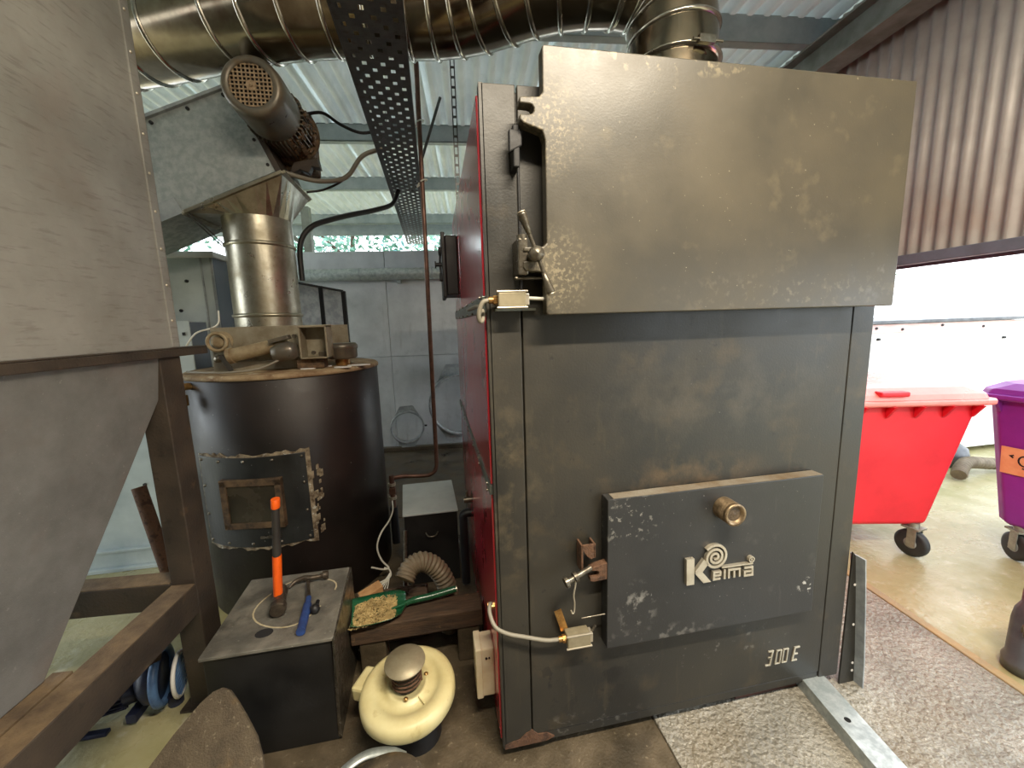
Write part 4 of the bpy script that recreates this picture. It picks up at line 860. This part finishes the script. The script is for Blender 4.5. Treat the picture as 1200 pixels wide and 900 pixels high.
# ================================================================== TIMBER, SCOOP, FAN, HOSE
tag(build(MB().box(-0.655, -0.022, 0.50, 0.635, 0.192, 0.285), 'timber_beam', 'timber', bevel=0.006), 'dark weathered timber beam bridging the box and the boiler', 'timber')
tag(build(MB().box(-0.62, -0.50, 0.51, 0.62, 0.0, 0.191), 'support_block', 'concrete_dark', bevel=0.006), 'dark concrete block under the left timber end', 'block', 'blocks under the timber beam')
tag(build(MB().box(-0.15, -0.04, 0.51, 0.62, 0.0, 0.191), 'support_block', 'concrete_dark', bevel=0.006), 'dark concrete block under the right timber end', 'block', 'blocks under the timber beam')
tag(build(MB().obox((-0.06, 0.70, 0.085), (1, 0.15, 0), (0, 1, 0), (0, 0, 1), 0.04, 0.05, 0.085), 'switch_block', 'zinc_dull', bevel=0.006), 'small grey block on the floor below the timber', 'block')
tag(build(MB().obox((-0.60, 0.775, 0.272), (1, 0.5, 0.25), (-0.5, 1, 0), (0, 0, 1), 0.06, 0.035, 0.022), 'wood_offcut', 'fresh_wood', bevel=0.004), 'pale sawn wood offcut behind the green scoop', 'offcut')
tag(build(MB().box(-0.66, -0.30, 0.72, 0.85, 0.0, 0.235), 'back_timber', 'timber', bevel=0.006), 'dark upright timber baulk behind the green scoop', 'timber')
SCP = thing('hand_scoop', 'green metal hand scoop full of wood chips on the timber', 'scoop', (-0.5, 0.57, 0.286))
mb = MB(); rg = []
cl = [(-0.655, 0.555, 0.300), (-0.62, 0.565, 0.2905), (-0.54, 0.575, 0.289), (-0.47, 0.585, 0.289), (-0.425, 0.592, 0.293), (-0.398, 0.596, 0.306)]
wds = [0.098, 0.108, 0.112, 0.108, 0.090, 0.045]
th = 0.003
for (x, y, z), hw in zip(cl, wds):
    row = []; n = 10
    for k in range(n+1):
        t = -1+2*k/n; row.append((x-0.12*t*hw, y+t*hw, z+0.036*abs(t)**3))
    low = [(p[0], p[1], p[2]-th) for p in reversed(row)]
    rg.append(row+low)
mb.rings(rg, True, True)
build(mb, 'blade', 'green', SCP)
build(MB().tube(smooth_path([(-0.47, 0.585, 0.296), (-0.42, 0.590, 0.305), (-0.36, 0.596, 0.318), (-0.27, 0.606, 0.320), (-0.145, 0.618, 0.332)]), [0.006]*4+[0.009]*4+[0.014]*4+[0.017]*12+[0.016][:1], 14), 'handle', 'green', SCP)
build(MB().cyl((-0.146, 0.618, 0.332), (-0.139, 0.619, 0.333), 0.015, n=14), 'handle_cap', 'silver', SCP)
# loose chips heaped in the scoop
ch = MB()
for i in range(1300):
    t = random.random(); x = -0.650+0.20*t; hw = 0.085+0.012*sin(t*pi); s_ = random.uniform(-1, 1); y = 0.550+0.04*t+s_*hw
    zz = 0.2945+0.030*abs(s_*hw/0.11)**3+0.016*(1-s_*s_)*sin(pi*min(1, t*1.02+0.03))*random.random()
    d = Vector((random.uniform(-1, 1), random.uniform(-1, 1), random.uniform(-0.3, 0.3))).normalized()
    ch.obox((x, y, zz), d, d.orthogonal(), d.cross(d.orthogonal()), random.uniform(0.003, 0.008), 0.0028, 0.002)
o = tag(build(ch, 'wood_chips', 'pellet'), 'loose pale wood chips heaped in the green scoop', 'wood chips'); o['kind'] = 'stuff'
FN = thing('blower_fan', 'cream round blower fan with spring cap on the floor', 'fan', (-0.36, 0.22, 0))
fc = Vector((-0.365, 0.205, 0.0)); fa = Vector((-0.02, -0.10, 1)).normalized()
build(MB().lathe([(0.10, 0.0), (0.10, 0.14), (0.08, 0.176)], (-0.345, 0.185, 0.0), (0, 0, 1), 28, caps=True), 'fan_motor', 'black', FN)
VO = build(MB().lathe([(0.02, 0.172), (0.165, 0.172), (0.184, 0.180), (0.192, 0.195), (0.192, 0.222), (0.186, 0.240), (0.170, 0.250), (0.130, 0.252), (0.127, 0.245), (0.085, 0.245), (0.083, 0.253), (0.07, 0.253), (0.068, 0.246), (0.0, 0.246)], fc, fa, 64), 'volute', 'cream', FN)
build(MB().obox(fc+fa*0.205+Vector((-0.14, 0.06, 0)), (-0.9, 0.4, 0), (0.4, 0.9, 0), fa, 0.075, 0.06, 0.035), 'outlet', 'cream', FN, bevel=0.012)
for a in (2.6, 5.3):
    d = Vector((cos(a), sin(a), 0)); build(MB().obox(fc+fa*0.2475+d*0.105, d, d.cross(fa), fa, 0.022, 0.002, 0.003), 'rib', 'cream', VO)
spp = []
for i in range(80):
    a = i/80*2*pi*5; spp.append(fc+fa*(0.255+0.098*i/80)+Vector((0.058*cos(a), 0.058*sin(a), 0)))
build(MB().tube(spp, 0.0038, 6), 'spring', 'rust', FN)
build(MB().cyl(fc+fa*0.246, fc+fa*0.358, 0.046, n=20), 'spindle', 'dark_rubber', FN)
build(MB().lathe([(0, 0), (0.078, 0.0), (0.081, 0.003), (0.080, 0.007), (0, 0.008)], fc+fa*0.357, fa, 36), 'cap_disc', 'fan_cap', FN)
for a in (0.3, 2.5, 4.7):
    d = Vector((cos(a), sin(a), 0)); build(MB().lathe([(0, 0), (0.009, 0.001), (0.009, 0.006), (0, 0.009)], fc+fa*0.252+d*0.078, fa, 10), 'stud', 'brass', FN)
hp = smooth_path([(-0.405, 0.66, 0.395), (-0.375, 0.70, 0.435), (-0.315, 0.73, 0.442), (-0.25, 0.74, 0.395), (-0.205, 0.74, 0.315), (-0.185, 0.735, 0.22), (-0.185, 0.73, 0.10), (-0.19, 0.73, 0.02)], 18)
tag(build(MB().tube(hp, [0.050+0.0045*sin(i*1.35) for i in range(len(hp))], 18), 'flexible_hose', 'hose'), 'ribbed grey flexible hose arching over the timber', 'hose')
DB = thing('lidded_box', 'dark box with pale square lid between drum and boiler', 'box', (-0.27, 1.44, 0))
dq = [(-0.440, 1.195), (-0.100, 1.195), (-0.118, 1.70), (-0.478, 1.70)]
build(MB().hexa(quad(dq, 0.0), quad(dq, 0.488)), 'body', 'box', DB, bevel=0.006)
dq2 = [(-0.447, 1.185), (-0.094, 1.185), (-0.113, 1.71), (-0.485, 1.71)]
build(MB().hexa(quad(dq2, 0.486), quad(dq2, 0.500)), 'lid', 'tank', DB, bevel=0.003)
build(MB().tube(smooth_path([(-0.31, 1.19, 0.36), (-0.29, 1.165, 0.345), (-0.25, 1.165, 0.345), (-0.23, 1.19, 0.36)]), 0.005, 6), 'handle', 'steel', DB)
WW = thing('white_lead_bundle', 'white electrical lead dangling from the pipe valve', 'wire', (-0.6, 1.2, 0))
build(MB().tube(smooth_path([(-0.575, 1.745, 0.36), (-0.555, 1.58, 0.36), (-0.565, 1.42, 0.36), (-0.608, 1.31, 0.331), (-0.634, 1.28, 0.25), (-0.612, 1.28, 0.155), (-0.571, 1.28, 0.095), (-0.61, 1.27, 0.095), (-0.668, 1.22, 0.150)]), 0.006, 8), 'main_lead', 'white_wire', WW)
build(MB().tube(smooth_path([(-0.60, 1.28, 0.10), (-0.565, 1.27, 0.085), (-0.56, 1.25, 0.05), (-0.60, 1.22, 0.045), (-0.66, 1.20, 0.03)]), 0.005, 8), 'main_lead', 'white_wire', WW)
for k in range(5):
    build(MB().tube(smooth_path([(-0.562, 1.26, 0.07), (-0.566-0.004*k, 1.24, 0.05), (-0.572-0.013*k, 1.20, 0.025), (-0.578-0.02*k, 1.15+0.004*k, 0.008)]), 0.0038, 6), 'loose_core', 'white_wire', WW)
tag(build(MB().cyl((-0.445, 0.90, 0.0), (-0.420, 1.02, 0.48), 0.012, n=10), 'poker_rod', 'steel'), 'thin steel rod leaning beside the dark lidded box', 'rod')

# ================================================================== FOREGROUND LEFT
pts = [(-1.33, -0.22, 0.0), (-1.239, -0.021, 0.229), (-1.194, 0.014, 0.27), (-1.139, 0.066, 0.329), (-1.075, 0.115, 0.386), (-1.041, 0.133, 0.406), (-1.012, 0.138, 0.412), (-0.985, 0.130, 0.403), (-0.955, 0.108, 0.377), (-0.913, 0.072, 0.337), (-0.870, 0.032, 0.291), (-0.842, -0.008, 0.245), (-0.827, -0.04, 0.21), (-0.812, -0.09, 0.15), (-0.80, -0.22, 0.0)]
nrm = Vector((0, -0.4, 0.347)).normalized()*0.007; mb = MB()
mb.rings([[Vector(p)+nrm for p in pts], [Vector(p)-nrm for p in pts]], True, False)
tag(build(mb, 'rusty_plate', 'shovel', bevel=0.002), 'rusty rounded steel plate leaning beside the black box', 'plate')
BK = thing('steel_bucket', 'dark lidded steel bucket with arched handle in the foreground', 'bucket', (-0.47, -0.20, 0))
build(MB().lathe([(0.11, 0.0), (0.135, 0.15), (0.14, 0.158), (0.135, 0.164)], (-0.43, -0.13, 0), n=40, caps=True), 'bucket_body', 'black', BK)
build(MB().lathe([(0.146, 0.162), (0.146, 0.170), (0.10, 0.180), (0.0, 0.184)], (-0.43, -0.13, 0), n=40), 'lid', 'shovel', BK)
hpth = smooth_path([(-0.62, -0.04, 0.13), (-0.58, 0.005, 0.15), (-0.51, 0.035, 0.158), (-0.43, 0.03, 0.158), (-0.375, -0.005, 0.165)])
mb = MB(); rg = []
for i, p in enumerate(hpth):
    d = (hpth[min(i+1, len(hpth)-1)]-hpth[max(i-1, 0)]).normalized(); s_ = d.cross(Vector((0, 0, 1))).normalized()*0.016; u = Vector((0, 0, 0.003))
    rg.append([p-s_-u, p+s_-u*2.5, p+s_+u*0.5, p-s_+u])
mb.rings(rg, True, True); build(mb, 'handle', 'zinc', BK)
BK.location.y -= 0.035
BM = thing('blue_pump', 'blue electric pump motor on the floor behind the frame', 'pump', (-1.52, 0.66, 0))
build(MB().lathe([(0.0, 0.0), (0.055, 0.0), (0.06, 0.01), (0.06, 0.20), (0.0, 0.20)], (-1.78, 0.60, 0.13), (1, 0.25, 0), 24), 'motor_body', 'navy', BM)
mb = MB()
for i in range(24):
    a = 2*pi*i/24; e1 = Vector((0, 0, 1)); e2 = Vector((-0.2425, 0.970, 0)); rd = e1*cos(a)+e2*sin(a); axd = Vector((0.970, 0.2425, 0))
    mb.obox(Vector((-1.70, 0.62, 0.13))+rd*0.066, axd, rd, axd.cross(rd), 0.08, 0.009, 0.003)
build(mb, 'cooling_fins', 'navy', BM)
axd = Vector((0.970, 0.2425, 0))
build(MB().torus(Vector((-1.50, 0.67, 0.15)), axd, 0.115, 0.018, 32, 8), 'flange_ring', 'blue_motor', BM)
build(MB().lathe([(0.06, 0.0), (0.10, 0.03), (0.11, 0.08), (0.0, 0.08)], Vector((-1.58, 0.65, 0.15)), axd, 28), 'bell_housing', 'navy', BM)
build(MB().torus(Vector((-1.44, 0.685, 0.13)), axd, 0.092, 0.009, 28, 8), 'guard_rim', 'white_paint', BM)
mb = MB()
for i in range(9):
    z = 0.055+i*0.019; hw = sqrt(max(0.0005, 0.09**2-(z-0.13)**2)); c = Vector((-1.437, 0.686, z)); mb.obox(c, Vector((-0.2425, 0.970, 0)), (0, 0, 1), axd, hw, 0.004, 0.004)
build(mb, 'guard_slats', 'blue_motor', BM)
build(MB().box(-1.83, -1.66, 0.545, 0.575, 0.0, 0.018).box(-1.80, -1.76, 0.55, 0.64, 0.018, 0.075).box(-1.60, -1.56, 0.57, 0.68, 0.018, 0.06), 'base_foot', 'navy', BM, bevel=0.004)
build(MB().cyl((-1.72, 0.585, 0.215), (-1.56, 0.63, 0.245), 0.014, n=10).obox((-1.60, 0.62, 0.25), (1, 0.25, 0.1), (0, 1, 0), (0, 0, 1), 0.05, 0.02, 0.012), 'tie_bar', 'blue_motor', BM)
build(MB().lathe([(0, 0), (0.03, 0), (0.035, 0.05), (0.02, 0.07), (0.0, 0.07)], (-1.50, 0.63, 0.26), (0.1, 0, 1), 14), 'pressure_cap', 'motor_grime', BM)
build(MB().cyl((-1.46, 0.665, 0.0), (-1.46, 0.665, 0.05), 0.03, n=12), 'pump_foot', 'navy', BM)
BM.location = (-1.515, 0.565, 0)
tag(build(MB().cyl((-1.955, 1.32, 0.80), (-1.76, 1.20, 0.0), 0.036, n=14), 'rusty_bar', 'rust'), 'short rusty steel bar leaning left of the drum', 'bar')

# ================================================================== RIGHT SIDE: CHANNEL, BRACKET, CAN
GC = thing('floor_channel', 'galvanised steel channel lying on the floor before the boiler', 'channel', (1.4, -0.4, 0))
def chq(y): x = 1.433+0.17*(y-0.03); return x
mb = MB()
for (o0, o1, z0, z1) in ((-0.057, 0.057, 0.052, 0.058), (-0.057, -0.051, 0.0, 0.052), (0.051, 0.057, 0.0, 0.052)):
    mb.hexa([(chq(-1.3)+o0, -1.3, z0), (chq(-1.3)+o1, -1.3, z0), (chq(0.09)+o1, 0.09, z0), (chq(0.09)+o0, 0.09, z0)], [(chq(-1.3)+o0, -1.3, z1), (chq(-1.3)+o1, -1.3, z1), (chq(0.09)+o1, 0.09, z1), (chq(0.09)+o0, 0.09, z1)])
build(mb, 'channel_section', 'zinc', GC, bevel=0.002)
build(MB().prism([(1.385+0.012*cos(k*pi/6), -0.19+0.012*sin(k*pi/6)) for k in range(12)], 0.058, 0.0586, 'xy'), 'bolt_hole', 'void', GC)
tag(build(MB().box(1.05, 1.372, 0.03, 0.119, 0.0, 0.046), 'packing_timber', 'timber_red', bevel=0.004), 'red brown packing timber under the boiler front edge', 'timber')
GP = thing('gusset_plate', 'dark triangular gusset plate leaning on the boiler right side', 'plate', (1.62, 0.0, 0))
gp = [(1.568, 0.0), (1.648, 0.0), (1.640, 0.14), (1.612, 0.42), (1.588, 0.64), (1.570, 0.66)]
build(MB().prism(gp, -0.004, 0.004), 'web_plate', 'boiler', GP, bevel=0.001)
fl_ = [((1.653, 0.0), (1.645, 0.14)), ((1.645, 0.14), (1.617, 0.42)), ((1.617, 0.42), (1.590, 0.645))]
mb = MB()
for (p, q) in fl_: mb.prism([p, q, (q[0]-0.006, q[1]), (p[0]-0.006, p[1])], -0.045, 0.02)
build(mb, 'edge_flange', 'zinc_dull', GP)
mb = MB()
for x, z in ((1.632, 0.06), (1.630, 0.10), (1.612, 0.30), (1.596, 0.50)): mb.cyl((x, -0.0035, z), (x, -0.0055, z), 0.006, n=10)
build(mb, 'bolt_holes', 'white_paint', GP)
MC = thing('metal_can', 'slim grey metal can with wire bail by the kerb', 'can', (2.47, -0.13, 0))
build(MB().lathe([(0.0, 0.0), (0.078, 0.0), (0.080, 0.05), (0.070, 0.075), (0.068, 0.25), (0.062, 0.30), (0.05, 0.33), (0.045, 0.34), (0.045, 0.40), (0.0, 0.40)], (2.475, -0.13, 0), n=32), 'can_body', 'can', MC)
build(MB().tube(smooth_path([(2.405, -0.14, 0.20), (2.385, -0.15, 0.22), (2.375, -0.15, 0.27), (2.39, -0.14, 0.25), (2.41, -0.13, 0.215)]), 0.004, 6), 'wire_bail', 'steel', MC)

# ================================================================== BINS
def castor(c, rotz, parent, wheel_m='tyre', r=0.095):
    c = Vector(c); ax = Vector((cos(rotz), sin(rotz), 0)); fwd = Vector((-sin(rotz), cos(rotz), 0))
    cs = build(MB().obox(c+Vector((0, 0, 0.115))+fwd*0.0, ax, fwd, (0, 0, 1), 0.045, 0.05, 0.006).obox(c+ax*0.036+Vector((0, 0, 0.05))-fwd*0.01, ax, fwd, (0, 0, 1), 0.003, 0.025, 0.068).obox(c-ax*0.036+Vector((0, 0, 0.05))-fwd*0.01, ax, fwd, (0, 0, 1), 0.003, 0.025, 0.068).cyl(c+Vector((0, 0, 0.115)), c+Vector((0, 0, 0.15)), 0.03, n=14), 'castor_fork', 'castor', parent)
    build(MB().lathe([(0.03, -0.022), (r-0.018, -0.024), (r, -0.016), (r, 0.016), (r-0.018, 0.024), (0.03, 0.022)], c, ax, 32), 'castor_wheel', wheel_m, cs)
    build(MB().lathe([(0.0, -0.026), (r-0.035, -0.02), (r-0.035, 0.02), (0.0, 0.026)], c, ax, 24), 'wheel_hub', 'zinc_dull', cs)
def wheelie_bin(name_, label, body_m, lid_m, loc, rz, bw_, tw, bd, td, wheels, zr=1.13):
    t = thing(name_, label, 'bin', (loc[0], loc[1], 0), rz)
    lv = [(bw_-0.02, bd-0.02, 0.235), (bw_, bd, 0.255), (tw-0.05, td-0.05, zr-0.06), (tw-0.04, td-0.04, zr-0.01)]
    def rr(hx, hy, z, c=0.05): return [(hx-c, -hy, z), (hx, -hy+c, z), (hx, hy-c, z), (hx-c, hy, z), (-hx+c, hy, z), (-hx, hy-c, z), (-hx, -hy+c, z), (-hx+c, -hy, z)]
    build(MB().rings([rr(*l) for l in lv], True, False), 'tub', body_m, t, bevel=0.012)
    build(MB().rings([rr(tw, td, zr-0.035), rr(tw+0.01, td+0.01, zr-0.025), rr(tw+0.01, td+0.01, zr), rr(tw-0.02, td-0.02, zr+0.004)], True, False), 'rim', lid_m, t, bevel=0.006)
    lp = [rr(tw-0.01, td-0.01, zr+0.004, 0.06), rr(tw-0.02, td-0.02, zr+0.035, 0.06), rr(tw-0.08, td-0.08, zr+0.075, 0.08), rr(tw-0.2, td-0.2, zr+0.085, 0.1)]
    LDD = build(MB().rings(lp, True, False), 'lid', lid_m, t, bevel=0.012)
    build(MB().box(-0.09, 0.09, -td-0.005, -td+0.06, zr+0.03, zr+0.062), 'lid_handle', body_m, LDD, bevel=0.01)
    n = 7; mb0 = None
    for i in range(n):
        x = -tw+0.12+(2*tw-0.24)*i/(n-1)
        mb = MB().prism([(0, 0), (-0.075, 0), (-0.01, -0.085)], -0.008, 0.008, 'yz')
        if mb0 is None: mb0 = build(mb, 'rim_gusset', body_m, t); mb0.location = (x, -td+0.055, zr-0.035)
        else: copy_part(mb0, t, (x, -td+0.055, zr-0.035))
    build(MB().box(tw-0.03, tw+0.055, -0.12, 0.12, zr-0.15, zr-0.03).box(-tw-0.055, -tw+0.03, -0.12, 0.12, zr-0.15, zr-0.03), 'lifting_lug', body_m, t, bevel=0.01)
    for (x, y, rot, wm) in wheels: castor((x, y, 0.095), rot, t, wm)
    return t
wheelie_bin('wheeled_bin', 'large red wheeled rubbish bin outside the opening', 'red_bin', 'red_lid', (2.78, 1.15), radians(-13), 0.43, 0.655, 0.38, 0.48,
    ((0.33, -0.36, radians(20), 'tyre'), (-0.33, -0.30, radians(75), 'zinc_dull'), (0.33, 0.3, 0.3, 'tyre'), (-0.33, 0.3, 0.0, 'tyre')))
pb = wheelie_bin('wheeled_bin', 'purple wheeled rubbish bin with orange label beside the red bin', 'purple_bin', 'purple_bin', (4.02, 0.225), radians(-84), 0.45, 0.60, 0.40, 0.50,
    ((-0.34, -0.36, radians(60), 'tyre'), (0.34, -0.36, 0.2, 'tyre'), (0.34, 0.3, 0.3, 'tyre'), (-0.34, 0.3, 0.0, 'tyre')))
lb = build(MB().hexa([(-0.445, -0.433, 0.60), (-0.06, -0.433, 0.60), (-0.06, -0.425, 0.60), (-0.445, -0.425, 0.60)], [(-0.445, -0.457, 0.785), (-0.06, -0.457, 0.785), (-0.06, -0.449, 0.785), (-0.445, -0.449, 0.785)]), 'paper_label', 'label', pb)
def lab(pts, wd_):
    mb = MB().ribbon(pts, wd_, 0.0, 0.0015)
    mb.v = [(x-0.075, -0.4335-(z-0.60)*0.1297-0.0015+y, z) for x, y, z in mb.v]; return mb
tx = MB()
for st in ([(-0.262+0.026*cos(a), 0.705+0.034*sin(a)) for a in [k*2*pi/14 for k in range(15)]], [(-0.225, 0.725), (-0.225, 0.690), (-0.205, 0.678), (-0.190, 0.695), (-0.190, 0.725)], [(-0.190, 0.70), (-0.186, 0.676)], [(-0.31, 0.735), (-0.325, 0.728), (-0.312, 0.716)], [(-0.27, 0.655), (-0.23, 0.652), (-0.20, 0.657), (-0.17, 0.652)]):
    q = lab(st, 0.009); tx.add(q.v, q.f)
build(tx, 'handwriting', 'ink', lb, label='black handwriting starting with Ou')
tag(build(MB().tube(smooth_path([(4.9, 1.62, 0.06), (4.98, 1.66, 0.09), (5.1, 1.70, 0.13), (5.25, 1.72, 0.12), (5.45, 1.72, 0.09), (5.7, 1.70, 0.07)], 16), [0.055+0.008*sin(i*1.6) for i in range(81)], 14), 'drain_hose', 'hose'), 'ribbed drainage hose lying between the two wheeled bins', 'hose')
tag(build(MB().lathe([(0, 0), (0.12, 0.0), (0.16, 0.08), (0.13, 0.2), (0.05, 0.26), (0, 0.27)], (5.35, 1.98, 0), n=18), 'refuse_sack', 'can'), 'crumpled grey sack behind the drainage hose', 'sack')

# ================================================================== YARD BACKGROUND
SK = thing('skip_container', 'white steel container standing in the bright yard', 'container', (6.5, 3.4, 0))
build(MB().box(4.25, 9.5, 2.25, 4.2, 0.05, 1.50), 'body', 'white_paint', SK, bevel=0.01)
build(MB().box(4.24, 7.4, 2.235, 2.26, 1.47, 1.56), 'pink_strip', 'pink_paint', SK)
build(MB().box(4.2, 9.55, 2.20, 4.25, 1.565, 1.60), 'top_rim', 'can', SK, bevel=0.004)
mb = MB()
for x, z in ((4.5, 1.52), (4.55, 1.40), (5.4, 1.53), (6.0, 1.50), (6.35, 1.36), (4.85, 1.5)): mb.cyl((x, 2.25, z), (x, 2.225, z), 0.014, n=8)
build(mb, 'bolts', 'black', SK)
for x in (4.6, 9.1): build(MB().box(x-0.08, x+0.08, 2.3, 4.1, 0, 0.05), 'skid', 'can', SK)
tag(build(MB().cyl((6.9, 4.9, 0), (7.35, 4.9, 2.9), 0.035, n=12), 'scaffold_pole', 'pole'), 'leaning grey scaffold pole behind the white container', 'pole')
tag(build(MB().cyl((7.1, 5.0, 0), (7.5, 5.0, 2.9), 0.018, n=10), 'thin_pole', 'pole'), 'thin grey rod beside the leaning scaffold pole', 'pole')
def tree(x, y, h, rad, label, leafm, n=2600, z0=0.3):
    t = thing('tree', label, 'tree', (x, y, -0.02), 0.0, 'trees beyond the shed')
    tr_ = build(MB().tube(smooth_path([(x, y, -0.02), (x+0.05, y, h*0.3), (x-0.06, y+0.05, h*0.6), (x+0.02, y, h*0.85)]), [0.14-0.1*i/18 for i in range(19)], 10), 'trunk', 'bark', t)
    for k in range(5):
        a = 2*pi*k/5+x; build(MB().cyl((x, y, h*(0.35+0.08*k)), (x+rad*0.6*cos(a), y+rad*0.6*sin(a), h*(0.5+0.09*k)), 0.05, 0.02, n=8), 'branch', 'bark', tr_)
    mb = MB()
    cl_ = [(random.gauss(0, 0.45)*rad, random.gauss(0, 0.45)*rad, random.uniform(z0, 1.0)*h, random.uniform(0.25, 0.5)*rad) for _ in range(34)]
    for i in range(n):
        cx_, cy_, cz_, cr = random.choice(cl_); d = Vector((random.gauss(0, 1), random.gauss(0, 1), random.gauss(0, 1))).normalized()*cr*random.random()**0.4
        c = Vector((x+cx_, y+cy_, cz_))+d; a = Vector((random.gauss(0, 1), random.gauss(0, 1), random.gauss(0, 0.6))).normalized(); b = a.orthogonal().normalized()
        b = Matrix.Rotation(random.uniform(0, 6.28), 3, a) @ b; s_ = random.uniform(0.05, 0.11)
        mb.add([c-a*s_, c+b*s_*0.45, c+a*s_, c-b*s_*0.45], [(0, 1, 2, 3)])
    build(mb, 'foliage', leafm, t, kind='stuff')
tree(-5.8, 8.8, 4.6, 1.5, 'pale green tree left of the tank beyond the wall', 'leaf')
tree(-3.9, 12.4, 5.0, 1.6, 'blue green tree showing above the tank', 'leaf2')
tree(-1.9, 8.8, 4.6, 1.4, 'pale green tree showing right of the drop duct', 'leaf')
tree(0.0, 12.4, 5.0, 1.5, 'blue green tree showing behind the cable tray end', 'leaf2')
tree(2.0, 8.8, 4.4, 1.4, 'pale green tree showing beside the boiler top', 'leaf')
tree(13.5, 9.5, 6.5, 2.2, 'pale tree top at the far right above the white container', 'leaf', 2600, 0.5)

# ================================================================== LAMP BEHIND THE VIEWER
LP = thing('batten_lamp', 'warm batten lamp fixed under the roof behind the viewer', 'lamp', (0.55, -1.6, 3.5))
build(MB().box(-0.35, 1.45, -1.67, -1.53, 3.50, 3.585), 'housing', 'white_paint', LP, bevel=0.01)
M['lamp_glow'] = emis('lamp_glow', (1.0, 0.87, 0.68, 1), 3.0)
build(MB().box(-0.33, 1.43, -1.65, -1.55, 3.47, 3.502), 'diffuser', 'lamp_glow', LP, bevel=0.008)
build(MB().box(-0.30, -0.26, -1.62, -1.58, 3.585, 3.76).box(1.36, 1.40, -1.62, -1.58, 3.585, 3.76), 'hanger', 'zinc', LP)
ld = bpy.data.lights.new('batten_light', 'AREA'); ld.shape = 'RECTANGLE'; ld.size = 1.7; ld.size_y = 0.12; ld.energy = 135; ld.color = (1.0, 0.87, 0.68)
lo = bpy.data.objects.new('batten_light', ld); COL.objects.link(lo); lo.location = (0.0, 0.0, -0.04); lo.parent = LP
